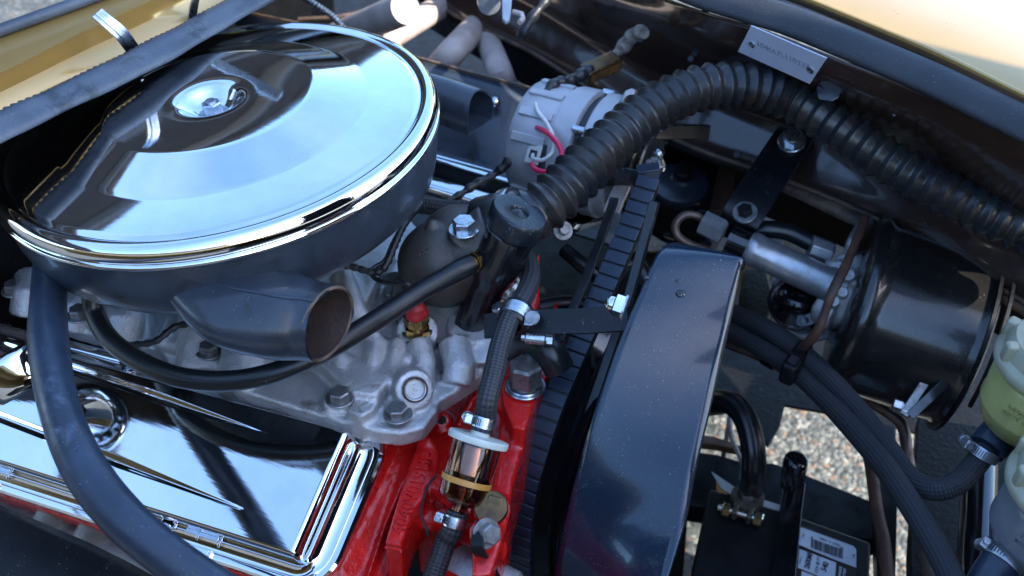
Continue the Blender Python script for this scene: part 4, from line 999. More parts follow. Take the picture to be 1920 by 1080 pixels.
# id plate lies on the wall
pl4 = [(1408, 48), (1550, 109), (1518, 158), (1383, 97)]
pc4 = [on_panel(u, v) for u, v in pl4]; ctr = on_panel(1466, 100); nn = (pc4[1] - pc4[0]).cross(pc4[3] - pc4[0]).normalized(); nn = nn if nn.dot(CAM - ctr) > 0 else -nn
nn = nn.normalized(); ctr = ctr + nn * .004
idp = thing('identification_plate', 'blank silver metal plate with faint stamped numbers screwed to the black inner fender', 'plate', ctr)
c4 = [PL(u, v, ctr, nn) for u, v in pl4]
b = MB(); b.prism([p for p in c4], -nn * .0012); b.build('plate', 'plate', idp, bevel=.0005)
tl, tr = PL(1424, 83, ctr, nn), PL(1512, 124, ctr, nn)
tm = pxframe(tl, tr, nn); tm.translation = (tl + tr) / 2 + nn * .0002
text('stamped_number', '104667S110337', .0088, tm, 'stamp', idp, .0002)
for u, v in ((1410, 83), (1520, 131)):
    p = PL(u, v, ctr, nn); b = MB(); b.lathe(frame(p, nn), [(.0036, -.0002), (.0034, .0008), (.0020, .0013), (.0012, .0008), (0, .0006)], 20); b.build('drive_screw', 'zinc', idp)
p = on_panel(1553, 170); b = MB(); n_ = Vector((0, -.7, .7)); q = [PL(u, v, p + n_ * .006, n_) for u, v in [(1530, 168), (1538, 152), (1552, 146), (1570, 152), (1578, 166), (1574, 184), (1560, 192), (1535, 188)]]
b.prism(q, n_ * .0025); b.build('tab', 'black_gloss', ifp, bevel=.001)

ft = thing('gold_fender', 'sunlit gold fender top in the upper right corner', 'fender', P(1750, 50, .05))
f0 = [(1150, -130), (1290, -64), (1400, -28), (1480, -4), (1600, 44), (1760, 112), (1920, 190), (2050, 250)]
def frow(dv, z, dy=0): return [P(u, v + dv, z) + Vector((0, dy, 0)) for u, v in f0]
g0, g1, g2 = frow(4, .050), frow(-7, .058), frow(-22, .060)
rows = [cr(r, 5) for r in (g0, g1, g2, [p + Vector((0, .05, .002)) for p in g2], [p + Vector((.02, .16, -.004)) for p in g2], [p + Vector((.04, .30, -.03)) for p in g2], [p + Vector((.05, .40, -.09)) for p in g2], [p + Vector((.05, .44, -.25)) for p in g2])]
b = MB(); b.grid(rows); b.build('skin', 'gold', ft, smooth=70, solid=.0015)
b = MB(); q = cr([p + Vector((0, 0, .0015)) for p in frow(-9, .058)], 5); b.tube(q, .0022, 10); b.build('rolled_edge', 'gold', ft)
b = MB(); q = cr(frow(16, .050), 6); b.tube(q, .0045, 10); b.build('chrome_bead', 'black_gloss', ft)
sq = resample(cr([p for p in frow(42, .048)], 8), .002); b = MB()
b.sweep(sq, lambda i, l: [((.0155 + (.0005 if (i % 2) == 0 and 0 < (j % 20) < 9 else 0)) * math.cos(2 * math.pi * j / 20) * .42, .0155 * math.sin(2 * math.pi * j / 20)) for j in range(20)], False, Vector((0, -.5, .86)))
tag(b.build('fender_seal', 'seal_dark', smooth=50), 'black ribbed rubber strip below the gold fender lip on the right', 'rubber seal')

# ================================================================ header pipes and black shield in front of them
for i, (pts, r, lab) in enumerate([
    ([(560, 100, -.24), (655, 60, -.165), (760, 15, -.09)], .0195, 'leftmost pale exhaust pipe peeping over the rear edge of the air cleaner'),
    ([(640, 128, -.24), (708, 84, -.165), (790, 34, -.17), (900, -34, -.18)], .0165, 'second pale exhaust pipe running up to the right beside the air cleaner'),
    ([(800, 150, -.23), (846, 100, -.165), (890, 52, -.18), (950, -15, -.20)], .0175, 'third pale exhaust pipe, midway along the black shield'),
    ([(958, 190, -.24), (938, 138, -.17), (920, 90, -.185), (900, 35, -.20)], .0160, 'rightmost brownish exhaust pipe near the alternator')]):
    b = MB(); b.tube(px(pts, 10), r, 28); tag(b.build('exhaust_pipe', 'header'), lab, 'exhaust pipe', 'exhaust pipes behind the black shield')
b = MB(); b.tube(px([(940, 150, -.2), (905, 60, -.22), (860, 120, -.24)], 8), .004, 10)
rows = []
for k_ in range(9):
    t = k_ / 8
    a = [P(u, v, z) for u, v, z in ((430, 18, -.128), (560, 45, -.128), (720, 92, -.128), (870, 134, -.128), (1022, 174, -.128))]
    c = [P(u, v, z) for u, v, z in ((520, 250, -.205), (640, 275, -.205), (800, 306, -.205), (900, 335, -.205), (1005, 372, -.205))]
    rows.append([p.lerp(q, t) + Vector((0, 0, .006 * math.sin(math.pi * t))) for p, q in zip(a, c)])
shd = thing('black_shield', 'flat dark grey heat shield panel between the air cleaner and alternator', 'heat shield', P(850, 300, -.2))
b = MB(); b.grid(rows); b.build('panel', 'black_pan', shd, smooth=70, solid=.002)
b = MB(); b.strip([p + Vector((0, -.0008, .001)) for p in rows[0]], .004, .003, (0, 0, 1)); b.build('top_edge', 'edge_worn', shd)
c = P(928, 192, -.135); b = MB(); d = (CAM - c).normalized(); b.cyl(c - d * .02, c, .0045, 20); b.sphere(c, .0066, 20); b.build('ball_nut', 'chrome_worn', shd)

# ================================================================ alternator
AX0, AX1 = P(1006, 268, -.112), None
fwd = X
A0 = P(1042, 268, -.115)
AFm = frame(A0, X, Y)     # local z forwards
al = thing('alternator', 'pale grey cast alternator with red and white wires behind the corrugated hose', 'alternator', A0 - Z * .07)
def arib(a, z): return 1 + .012 * (math.cos(6 * a + .6) > .82)
b = MB(); b.lathe(AFm, [(0, -.030), (.030, -.031), (.050, -.030), (.0565, -.0285), (.0582, -.026), (.0585, -.014), (.0590, -.012), (.0590, .008), (.0585, .014), (.0612, .0155), (.0618, .0375), (.0605, .0385), (.050, .039)], 72, rfun=arib); b.build('rear_case', 'alu_clean', al, smooth=35)
for a in (75, 100, 125, 150, 210, 235, 260):
    mm = frame(AFm @ Vector((.0600 * math.cos(R(a)), .0600 * math.sin(R(a)), .004)), AFm.to_3x3() @ Vector((math.cos(R(a)), math.sin(R(a)), 0)), X); b = MB(); b.box(mm, (-.028, .008), (-.0045, .0045), (-.004, .0014)); b.build('cooling_rib', 'alu_clean', al, bevel=.0012)
b = MB(); b.lathe(AFm, [(.0565, .0390), (.0565, .0470)], 64); b.build('gap_ring', 'ink', al)
b = MB(); b.lathe(AFm, [(.050, .0468), (.0605, .047), (.0620, .0485), (.0615, .064), (.0590, .066), (.0575, .074), (.054, .078), (.020, .080), (0, .080)], 72, rfun=lambda a, z: 1 + .012 * (math.cos(5 * a) > .8)); b.build('front_case', 'alu_clean', al, smooth=35)
for a in (60, 130, 200, 285):
    p = AFm @ Vector((.0605 * math.cos(R(a)), .0605 * math.sin(R(a)), .0425)); b = MB(); b.cyl(p - X * .007, p + X * .007, .0040, 16, ch=.001); b.build('through_bolt', 'zinc', al)
p = P(1160, 262, -.06)
b = MB(); e = P(1182, 178, -.042); b.prism([P(*q) for q in [(1170, 168, -.045), (1186, 163, -.045), (1202, 174, -.045), (1195, 205, -.055), (1182, 250, -.07), (1150, 290, -.085), (1125, 285, -.085), (1155, 225, -.06)]], (-.002, .012, -.014)); b.build('mounting_ear', 'alu_clean', al, bevel=.003)
FP = P(1206, 215, -.085); 
b = MB(); b.lathe(frame(A0 + X * .096 + Z * .012, X, Y), [(.012, 0), (.050, 0), (.056, .002), (.056, .004), (.050, .0055), (.012, .0055)], 60, rfun=lambda a, z: 1 + .02 * math.cos(10 * a)); b.build('fan', 'black_gloss', al)
b = MB(); b.lathe(frame(A0 + X * .084, X, Y), [(.01, 0), (.034, 0), (.036, .002), (.026, .010), (.036, .018), (.034, .020), (.010, .020)], 48); b.build('pulley', 'steel_dull', al)
for i in range(9):      # vent slots round the rear shell
    a = R(150 + i * 13); p = AFm @ Vector((.0592 * math.cos(a), .0592 * math.sin(a), .045)); 
c = P(991, 226, -.078); dd = (CAM - c).normalized()
b = MB(); b.cyl(c - X * .012, c - X * .002, .0062, 18); b.cyl(c - X * .001, c + X * .006, .0042, 18); b.build('output_stud', 'zinc', al)
b = MB(); b.tube([P(982, 236, -.085), P(1004, 240, -.080)], .0040, 12); b.build('terminal_boot', 'rubber', al)
b = MB(); mm = frame(P(1002, 290, -.098), Vector((-.3, -.75, .55)), X); b.box(mm, (-.007, .010), (-.0095, .0095), (-.006, .0045)); cn_ = b.build('connector', 'wire_white', al, bevel=.001)
b = MB(); b.box(mm, (.0105, .014), (-.0115, .0115), (-.006, .003)); b.box(mm, (-.002, .007), (-.004, .004), (.0047, .0052)); b.build('connector_slot', 'ink', cn_)
b = MB(); b.tube(px([(1003, 238, -.078), (1025, 248, -.068), (1045, 268, -.066), (1054, 290, -.07), (1046, 312, -.076), (1024, 322, -.082), (1005, 318, -.086), (997, 308, -.092)], 10), .0026, 12); b.build('red_wire', 'wire_red', al)
b = MB(); b.tube(px([(1004, 190, -.062), (1008, 208, -.062), (1026, 232, -.064), (1038, 260, -.068), (1036, 285, -.075), (1018, 300, -.082), (1000, 297, -.088), (999, 290, -.094)], 10), .0020, 12); b.build('white_wire', 'wire_white', al)

# harness from the fender hole to the alternator and on towards the engine
hp = resample(px([(1208, 62, -.02), (1192, 60, -.026), (1172, 84, -.045), (1150, 105, -.055), (1126, 122, -.058), (1105, 132, -.058)], 14), .0012)
b = MB(); b.tube(hp, lambda i, l: .0060 + .0018 * math.sin(l * 260) * math.sin(l * 97) + .0012 * math.sin(l * 55), 12)
tag(b.build('frayed_harness', 'tape_old'), 'frayed pale brown wiring harness entering a hole in the inner fender', 'wiring harness')
hp = resample(px([(1108, 130, -.056), (1070, 150, -.058), (1040, 158, -.056), (1025, 175, -.060), (1018, 195, -.068), (1000, 208, -.08), (978, 232, -.09), (968, 268, -.10), (955, 300, -.112), (925, 328, -.125), (885, 350, -.13), (850, 372, -.135), (800, 392, -.14)], 14), .0012)
b = MB(); b.tube(hp, lambda i, l: .0062 * max(.6, 1 - l * 1.6) + .0007 * math.sin(l * 500) + .0006 * math.sin(l * 170), 12)
tag(b.build('taped_harness', 'tape'), 'black tape-wrapped wiring harness looping round the rear of the alternator', 'wiring harness')
b = MB(); mm = pxframe(P(1090, 134, -.055), P(1148, 108, -.05), Vector((0, -.4, 1))); mm.translation = P(1124, 126, -.058); b.box(mm, (-.020, .022), (-.010, .009), (-.008, .007)); o = b.build('harness_clip', 'bronze', bevel=.0025); tag(o, 'square metal clip gripping the frayed harness', 'clip')
b = MB(); b.tube(px([(770, 384, -.14), (800, 386, -.138), (850, 392, -.137), (900, 392, -.135), (935, 385, -.135)], 10), .0085, 20); tag(b.build('braided_heater_hose', 'braid'), 'braided black hose between the air cleaner and the thermostat housing', 'hose')

# ================================================================ corrugated radiator hose
b = MB(); hc0, hc1 = P(905, 420, -.085), P(924, 418, -.075)
hx = (P(985, 408, -.068) - P(915, 424, -.082)).normalized()
rc = P(918, 424, -.082)
rh = thing('radiator_hose', 'long black corrugated radiator hose arching over the engine bay', 'radiator hose', rc)
hp = cr([rc + hx * .012, P(965, 412, -.070), P(1000, 400, -.062), (P(1045, 366, -.052)), P(1100, 312, -.040), P(1162, 252, -.028), P(1230, 200, -.018), P(1310, 166, -.012), P(1400, 161, -.016), P(1478, 184, -.028), P(1550, 226, -.036), P(1625, 276, -.046), P(1705, 325, -.056), P(1790, 370, -.066), P(1880, 412, -.076), P(1975, 452, -.085), P(2060, 490, -.09)], 24)
hp = resample(hp, .00115)
PT = .0128
def crad(i, l):
    if l < .016: return .0222
    f = (l % PT) / PT
    f = abs(f - .45) / .55 if f > .45 else (.45 - f) / .45
    k_ = 1 - .13 * min(1, l / .28)
    return (.0190 + .0056 * (1 - f) ** 1.05) * k_ * (1 + .012 * math.sin(l * 31) + .008 * math.sin(l * 83))
b.sweep(hp, lambda i, l: [(crad(i, l) * math.cos(2 * math.pi * j / 44), crad(i, l) * math.sin(2 * math.pi * j / 44)) for j in range(44)])
b.build('hose', 'corrugated', rh, smooth=28)
HFm = frame(rc + hx * .004, hx)
b = MB(); b.lathe(HFm, [(.0225, -.012), (.0262, -.012), (.0268, -.010), (.0268, .010), (.0262, .012), (.0225, .012)], 56); b.build('end_cuff', 'rubber', rh)
b = MB(); b.lathe(HFm, [(.0245, .0125), (.0282, .0125), (.0286, .014), (.0286, .021), (.0282, .0225), (.0245, .0225)], 56); b.build('cuff_clamp', 'zinc', rh)

# ================================================================ odd steel bits among the hose shadow
b = MB(); b.strip([P(1228, 248, -.06), P(1290, 247, -.065), P(1330, 248, -.068)], .014, .006, (0, .4, 1)); tag(b.build('black_channel_tab', 'black_gloss', bevel=.0015), 'short black channel tab poking out below the arch of the corrugated hose', 'bracket')
bl = thing('alternator_bracket_bolt', 'yellowish bolt and tapered lug just right of the cogged belt', 'bolt', P(1220, 330, -.1))
b = MB(); b.tube([P(1208, 362, -.115), P(1216, 335, -.105), P(1224, 310, -.095), P(1232, 288, -.09)], lambda i, l: .003 + .03 * l + .0008, 16); b.build('lug', 'zinc_yellow', bl)
b = MB(); c = P(1226, 312, -.088); b.hexa(c, c + Vector((.2, -.5, .8)).normalized() * .008, .0085); b.sphere(P(1234, 288, -.088), .006, 16); b.build('hex_head', 'zinc', bl)
b = MB(); b.tube(px([(1234, 325, -.1), (1243, 320, -.095), (1246, 308, -.092), (1240, 298, -.092)], 8), .0016, 8); b.build('wire_clip', 'zinc_yellow', bl)
b = MB(); mm = frame(P(1155, 372, -.11), Vector((-.3, -.5, .8)), X); b.box(mm, (-.009, .009), (-.015, .015), (-.003, 0)); tag(b.build('tan_tag', 'header', bevel=.001), 'small tan metal tab left of the cogged belt under the corrugated hose', 'tab')
c = P(1056, 432, -.12); bolt_ = MB(); d = Vector((.5, -.5, .7)).normalized(); bolt_.cyl(c - d * .004, c, .009, 20); bolt_.hexa(c, c + d * .006, .0055); tag(bolt_.build('round_bolt', 'steel_dull'), 'dull round bolt just below the start of the corrugated hose', 'bolt')

# ================================================================ far side suspension and bracket work
sm = thing('shock_mount', 'round black shock absorber top with a centre nut in a square recess', 'shock mount', P(1280, 345, -.26))
c = P(1279, 343, -.235); F_ = frame(c, Vector((.05, -.15, 1)))
b = MB(); b.lathe(F_, [(0, .010), (.012, .010), (.014, .007), (.020, .006), (.030, .0035), (.0345, .001), (.0355, -.003), (.034, -.012), (.030, -.016)], 56); b.build('rubber_cushion', 'black_pan', sm)
b = MB(); q = F_ @ Vector((0, 0, .009)); zz = F_.to_3x3() @ Z; b.hexa(q, q + zz * .010, .011, rot=.3); b.cyl(q + zz * .009, q + zz * .020, .0055, 18); b.build('nut', 'black_dirty', sm)
b = MB(); mm = frame(P(1275, 345, -.26), Vector((0, -.12, 1)), X)
for x_, y_ in (((-.050, -.044), (-.055, .055)), ((.044, .050), (-.055, .055)), ((-.05, .05), (-.060, -.053)), ((-.05, .05), (.050, .056))): b.box(mm, x_, y_, (-.03, .012))
b.box(mm, (-.05, .05), (-.055, .055), (-.034, -.030)); b.build('recess_frame', 'black_dirty', sm, bevel=.0015)
b = MB(); b.sweep([P(1340, 300, -.225), P(1330, 350, -.235), P(1318, 400, -.245)], lambda i, l: [(-.006, -.003), (.006, -.003), (.006, .003), (-.006, .003)], False, X); tag(b.build('blue_grey_flange', 'black_gloss', bevel=.001), 'narrow upright flange reflecting sky right of the shock mount', 'flange')
b = MB(); b.sweep([P(1362, 300, -.235), P(1356, 350, -.245), P(1345, 400, -.255)], lambda i, l: [(-.012, -.004), (.012, -.004), (.012, .004), (-.012, .004)], False, X); tag(b.build('rusty_post', 'rust', bevel=.001), 'rusty brown upright bar right of the shock mount', 'post')
sb = thing('stay_bracket', 'long black flat bracket with a bright bolt running down from the inner fender', 'bracket', P(1400, 400, -.2))
q = [P(1500, 236, -.130), P(1480, 268, -.130), P(1440, 330, -.145), P(1398, 395, -.165), P(1382, 420, -.178), P(1370, 445, -.20)]
wd = (P(1512, 268, -.11) - P(1455, 262, -.11)).normalized()
b = MB(); b.sweep(cr(q, 6), lambda i, l: [(-.020, -.002), (.020, -.002), (.020, .002), (-.020, .002)], False, wd); b.build('bar', 'black_satin', sb, bevel=.0007)
nb = Vector((.0, -.45, .9)).normalized()
c = P(1485, 266, -.126); b = MB(); b.cyl(c, c + nb * .003, .0145, 32, ch=.0006); b.build('washer', 'zinc', sb); b = MB(); b.hexa(c + nb * .003, c + nb * .008, .0095); b.cyl(c + nb * .0078, c + nb * .0090, .0062, 20); b.build('bolt', 'zinc', sb, smooth=30)
c = P(1397, 400, -.162); b = MB(); b.cyl(c, c + nb * .003, .0125, 30, ch=.0006); b.build('washer', 'steel_dull', sb); b = MB(); b.hexa(c + nb * .003, c + nb * .009, .0078); b.build('bolt', 'black_dirty', sb, smooth=30)
# shelf edge strip below the bracket
rr = px([(1478, 328, -.172), (1560, 366, -.172), (1640, 404, -.172), (1720, 444, -.172), (1800, 482, -.172), (1900, 537, -.172), (1990, 592, -.172)], 8)
b = MB(); b.grid([rr, [p + Vector((0, -.012, -.006)) for p in rr], [p + Vector((0, -.016, -.012)) for p in rr]]); tag(b.build('chassis_flange', 'edge_worn', solid=.003), 'worn brown-edged flange running behind the black drum', 'flange')

# ================================================================ remote brake booster
bo = thing('brake_booster', 'black drum brake booster with a grey ribbed slave cylinder and steel pipes', 'brake booster', P(1690, 700, -.3))
BD = (P(1772, 610, -.235) - P(1605, 555, -.222)).normalized()
DC = P(1592, 566, -.235); DF = frame(DC, BD, Z) @ Matrix.Diagonal((1.10, 1.10, 1.08, 1))
b = MB(); b.lathe(DF, [(0, -.004), (.060, -.004), (.078, -.001), (.0815, .003), (.083, .008), (.0815, .012), (.0790, .016), (.0785, .022), (.0788, .098), (.0795, .103), (.0815, .106), (.0815, .109), (.078, .111), (0, .113)], 110); b.build('drum', 'black_wavy2', bo, smooth=40)
b = MB(); b.lathe(DF, [(.0815, .1045), (.086, .1045), (.086, .1075), (.0815, .1075)], 90); b.build('end_plate', 'black_satin', bo)
b = MB(); b.lathe(DF, [(.0835, .114), (.088, .114), (.088, .117), (.0835, .117)], 90, a0=R(-90), a1=R(90)); b.build('mount_ring', 'black_satin', bo)
for u, v, du in ((1838, 500, 0), (1857, 504, 1), (1762, 645, 0), (1782, 657, 0), (1802, 664, 1), (1684, 762, 0), (1700, 770, 1)):
    c = P(u, v, -.19 if v < 600 else (-.215 if v < 700 else -.27)); b = MB(); b.hexa(c - BD * .005, c + BD * .004, .0068, rot=.5); b.cyl(c + BD * .003, c + BD * .008, .0035, 14); b.build('nut', 'zinc', bo, smooth=30)
b = MB(); b.strip([P(1848, 486, -.20), P(1800, 590, -.21), P(1752, 690, -.235), P(1694, 778, -.27)], .008, .003, BD); b.build('bracket_edge', 'steel_dull', bo, bevel=.0006)
b = MB(); b.strip([P(1826, 600, -.215), P(1808, 660, -.225), P(1770, 720, -.24), P(1706, 780, -.27)], .009, .003, BD); b.build('bracket_edge', 'black_gloss', bo, bevel=.0006)
s0, s1 = P(1402, 462, -.192), P(1582, 546, -.212); sd_ = (s1 - s0).normalized(); LS = (s1 - s0).length; SFm = frame(s0, sd_, Z)
b = MB(); b.lathe(SFm, [(0, -.001), (.0155, 0), (.0172, .003), (.0172, .010), (.0165, .011), (.0165, LS * .80), (.0180, LS * .82), (.0185, LS * .9), (.0205, LS * .94), (.0210, LS)], 48, rfun=lambda a, z: 1 + (.02 if z > LS * .7 else 0) * math.sin(5 * a)); b.build('slave_cylinder', 'alu_ribbed', bo)
b = MB()
b.tube([P(1560, 530, -.215), P(1600, 560, -.225), P(1612, 600, -.24)], .024, 18)
b.cyl(P(1580, 500, -.205), P(1565, 560, -.225), .019, 24); b.cyl(P(1598, 486, -.2), P(1592, 520, -.21), .017, 24)
b.cyl(P(1540, 570, -.235), P(1575, 590, -.235), .020, 24); b.box(frame(P(1600, 545, -.225), BD, Z), (-.030, .030), (-.028, .028), (-.012, .010))
b.build('end_housing', 'alu', bo, remesh=.0025, rsmooth=3)
for u, v, z, r in ((1590, 515, -.185, .0075), (1563, 565, -.2, .0065), (1580, 548, -.19, .006)):
    c = P(u, v, z); d = (CAM - c).normalized() * .6 + Z * .4; b = MB(); b.hexa(c - d * .008, c + d * .003, r); b.build('plug', 'alu', bo, bevel=.001)
c0 = P(1334, 425, -.172); d0 = (P(1360, 438, -.175) - c0).normalized()
b = MB(); b.hexa(c0 - d0 * .010, c0 + d0 * .014, .0135, rot=.3); b.build('pipe_nut', 'alu_ribbed', bo, smooth=30)
b = MB(); b.cyl(P(1366, 448, -.19), P(1412, 468, -.195), .0155, 28); b.build('neck', 'black_gloss', bo)
b = MB(); b.tube(px([(1325, 418, -.172), (1305, 404, -.165), (1282, 404, -.165), (1267, 420, -.172), (1270, 440, -.18), (1290, 456, -.188), (1335, 474, -.198), (1370, 486, -.205)], 10), .0042, 14); b.build('brake_pipe', 'copper_old', bo)
b = MB(); b.tube(px([(1412, 436, -.195), (1440, 430, -.190), (1480, 436, -.192), (1520, 455, -.198), (1545, 468, -.202)], 10), .0092, 18); b.build('vacuum_hose', 'rubber', bo)
c0 = P(1518, 462, -.197); d0 = (P(1552, 474, -.202) - c0).normalized(); b = MB(); b.hexa(c0, c0 + d0 * .024, .0128, n=8); b.build('hose_fitting', 'alu_ribbed', bo, bevel=.001)
b = MB(); c0 = P(1500, 560, -.262); F_ = frame(c0, Vector((-.25, -.55, .8)))
b.lathe(F_, [(.0, .004), (.026, .004), (.030, .001), (.0345, .001), (.0345, -.004), (0, -.004)], 48); b.sphere(F_ @ Vector((0, 0, .004)), .024, 24, (1, 1, .6)); b.build('diaphragm_cover', 'black_gloss', bo)
b = MB(); b.prism([P(*q) for q in [(1448, 512, -.27), (1445, 560, -.28), (1462, 610, -.29), (1520, 640, -.292), (1560, 630, -.29), (1570, 600, -.28), (1560, 560, -.27), (1500, 520, -.265)]], (0, 0, -.004)); b.build('flange_plate', 'alu', bo, bevel=.001)
c = P(1464, 577, -.278); b = MB(); b.sphere(c, .0035, 14); b.build('screw', 'zinc', bo)
b = MB(); b.tube(px([(1622, 408, -.165), (1616, 428, -.165), (1603, 458, -.168), (1585, 500, -.172), (1562, 545, -.18), (1545, 590, -.2), (1530, 625, -.22), (1505, 652, -.25)], 12), lambda i, l: .0046 + .0004 * math.sin(l * 80), 14); b.build('rusty_pipe', 'rust', bo)
b = MB(); b.tube(px([(1626, 412, -.17), (1613, 432, -.175), (1600, 455, -.18), (1594, 480, -.19)], 10), .0068, 14); b.build('steel_pipe', 'alu_ribbed', bo)

# ================================================================ hoses and lines crossing towards the reservoirs
def hose(pts, r, m, nm, lab, cat='hose', n=20, k_=12):
    b = MB(); b.tube(px(pts, k_), r, n); return tag(b.build(nm, m), lab, cat)
hose([(1340, 570, -.33), (1385, 592, -.30), (1440, 618, -.27), (1495, 655, -.262), (1550, 705, -.26), (1610, 770, -.26), (1660, 835, -.258), (1705, 895, -.25), (1750, 917, -.24), (1795, 905, -.232), (1828, 872, -.225), (1852, 838, -.215)], .0100, 'braid_grey', 'reservoir_hose', 'upper grey cloth-covered hose curving up to the yellow fluid reservoir')
hose([(1330, 600, -.34), (1378, 625, -.31), (1432, 655, -.285), (1488, 692, -.275), (1545, 745, -.27), (1600, 805, -.262), (1655, 870, -.25), (1700, 935, -.238), (1740, 1000, -.23), (1780, 1075, -.222), (1810, 1150, -.21)], .0102, 'braid_grey', 'reservoir_hose', 'lower grey cloth-covered hose running down out of the bottom right edge')
c = P(1492, 680, -.262); t = thing('hose_tie', 'black plastic clip binding the two grey hoses together', 'clip', c)
mm = pxframe(P(1478, 706, -.262), P(1510, 660, -.262), Vector((0, -.3, 1))); mm.translation = c
b = MB(); b.box(mm, (-.024, .024), (-.008, .008), (-.012, .0125)); b.build('body', 'plastic_black', t, bevel=.004)
for s_ in (-1, 1):
    b = MB(); b.box(mm, (s_ * .012 - .006, s_ * .012 + .006), (-.004, .004), (.0120, .0133)); b.build('slot', 'ink', t)
hose([(1340, 610, -.34), (1375, 630, -.33), (1410, 645, -.33), (1450, 665, -.33), (1520, 690, -.35)], .0044, 'copper_old', 'brake_line', 'upper pinkish steel line passing under the grey hoses', 'brake line', 12)
hose([(1335, 636, -.35), (1370, 648, -.345), (1430, 672, -.345), (1470, 695, -.345), (1530, 738, -.345), (1575, 770, -.345), (1620, 800, -.35), (1680, 850, -.36)], .0050, 'copper_old', 'brake_line', 'lower coppery steel line with a black sleeve', 'brake line', 12)
hose([(1432, 673, -.343), (1455, 686, -.343)], .0066, 'plastic_black', 'line_sleeve', 'short black sleeve round the lower coppery line', 'sleeve', 12)
hose([(1600, 735, -.34), (1640, 758, -.34), (1680, 785, -.345), (1694, 805, -.35), (1700, 840, -.36), (1706, 880, -.37), (1715, 950, -.37), (1735, 1030, -.37), (1750, 1110, -.37)], .0060, 'copper_old', 'brake_line', 'steel line bending down beside the gravel gap', 'brake line', 12)
hose([(1615, 800, -.36), (1625, 830, -.36), (1635, 890, -.36), (1645, 960, -.36), (1658, 1020, -.36), (1668, 1110, -.36)], .0062, 'rust', 'brake_line', 'rusty reddish line running down in front of the gravel', 'brake line', 12)
hose([(1150, 520, -.28), (1175, 498, -.27), (1205, 495, -.27), (1225, 505, -.28)], .0045, 'copper_old', 'brake_line', 'small bent line left of the fan shroud top', 'brake line', 12)
hose([(1010, 580, -.26), (1060, 572, -.26), (1120, 575, -.27), (1165, 560, -.28)], .010, 'rubber', 'dark_hose', 'dark hose in shadow behind the cogged belt', 'hose')
hose([(1060, 470, -.22), (1090, 495, -.22), (1150, 540, -.24), (1200, 570, -.26)], .008, 'rubber', 'dark_hose', 'slanting dark hose behind the alternator stay', 'hose')
hose([(1225, 420, -.30), (1260, 440, -.30), (1300, 445, -.30), (1340, 460, -.3)], .012, 'black_gloss', 'dark_pipe', 'glossy dark pipe below the shock mount', 'pipe')

# ================================================================ brake fluid reservoirs
def reservoir(u, v, z, r, h, m, lab, tilt):
    c = P(u, v, z); t = thing('fluid_reservoir', lab, 'reservoir', c - Z * h, 'brake fluid reservoirs')
    F_ = frame(c, Vector(tilt))
    b = MB(); b.lathe(F_, [(r * .93, -.002), (r * .97, -.004), (r * .97, -.010), (r * .93, -.013), (r, -.018), (r * 1.0, -h * .62), (r * 1.02, -h * .64), (r * 1.02, -h * .68), (r * .98, -h * .74), (r * .90, -h * .90), (r * .66, -h), (0, -h * 1.02)], 72); bw_ = b.build('bowl', m, t, smooth=50)
    b = MB(); b.lathe(F_, [(r * 1.0, -.006), (r * 1.10, -.004), (r * 1.12, 0), (r * 1.09, .004), (r * .98, .007), (r * .94, .016), (r * .86, .021), (r * .2, .024), (0, .024)], 72); cp_ = b.build('cap', 'reservoir_cap', t, smooth=40)
    for i in range(8):
        a = 2 * math.pi * i / 8 + .5; p = F_ @ Vector((r * .97 * math.cos(a), r * .97 * math.sin(a), .012)); rd = F_.to_3x3() @ Vector((math.cos(a), math.sin(a), 0))
        b = MB(); b.box(frame(p, rd, F_.to_3x3() @ Z), (-.010, .009), (-.005, .005), (-.006, .005)); b.build('grip_rib', 'reservoir_cap', cp_, bevel=.003)
    for i, zf in enumerate((-.36, -.46)):
        a = R(250); cc = F_ @ Vector((r * 1.005 * math.cos(a), r * 1.005 * math.sin(a), h * zf)); rd = F_.to_3x3() @ Vector((math.cos(a), math.sin(a), 0))
        tg = F_.to_3x3() @ Vector((-math.sin(a), math.cos(a), 0)); tm = pxframe(cc - tg * .01, cc + tg * .01, rd); tm.translation = cc
        text('moulded_lettering', ('MAX', 'DOT 3')[i], .007, tm, m, bw_, .0010)
    lo = F_ @ Vector((0, 0, -h * 1.02)); zz = F_.to_3x3() @ Z
    b = MB(); b.lathe(frame(lo + zz * .003, -zz), [(.024, 0), (.021, .010), (.0165, .016), (.0150, .030), (0, .030)], 36); b.build('outlet_boot', 'rubber_blue', t)
    return t, lo, zz
t, lo, zz = reservoir(1978, 682, -.128, .042, .072, 'fluid_yellow', 'milky reservoir full of yellow fluid at the right edge, upper of the two', (.06, -.02, 1))
oc = P(1848, 842, -.214)
b = MB(); b.tube([P(1880, 806, -.205), P(1866, 822, -.209), P(1850, 842, -.214)], .0155, 24); b.build('outlet_elbow', 'rubber_blue', t)
hose_clamp('hose_clamp', 'dull clamp on the grey hose under the yellow fluid reservoir', P(1845, 848, -.217), (P(1870, 812, -.2) - P(1836, 862, -.222)), .0125, R(200), .009, 'alu_ribbed')
t, lo, zz = reservoir(2010, 915, -.150, .042, .074, 'fluid_grey', 'frosted grey reservoir at the right edge, lower of the two', (.06, -.02, 1))
b = MB(); b.tube([P(1905, 1020, -.215), P(1885, 1045, -.222), P(1862, 1075, -.228), P(1830, 1130, -.24)], .0150, 24); b.build('outlet_elbow', 'rubber_blue', t)
hose_clamp('hose_clamp', 'dull clamp on the hose leaving the frosted grey reservoir', P(1884, 1050, -.222), (P(1905, 1020, -.215) - P(1862, 1075, -.228)), .0156, R(190), .010, 'alu_ribbed')

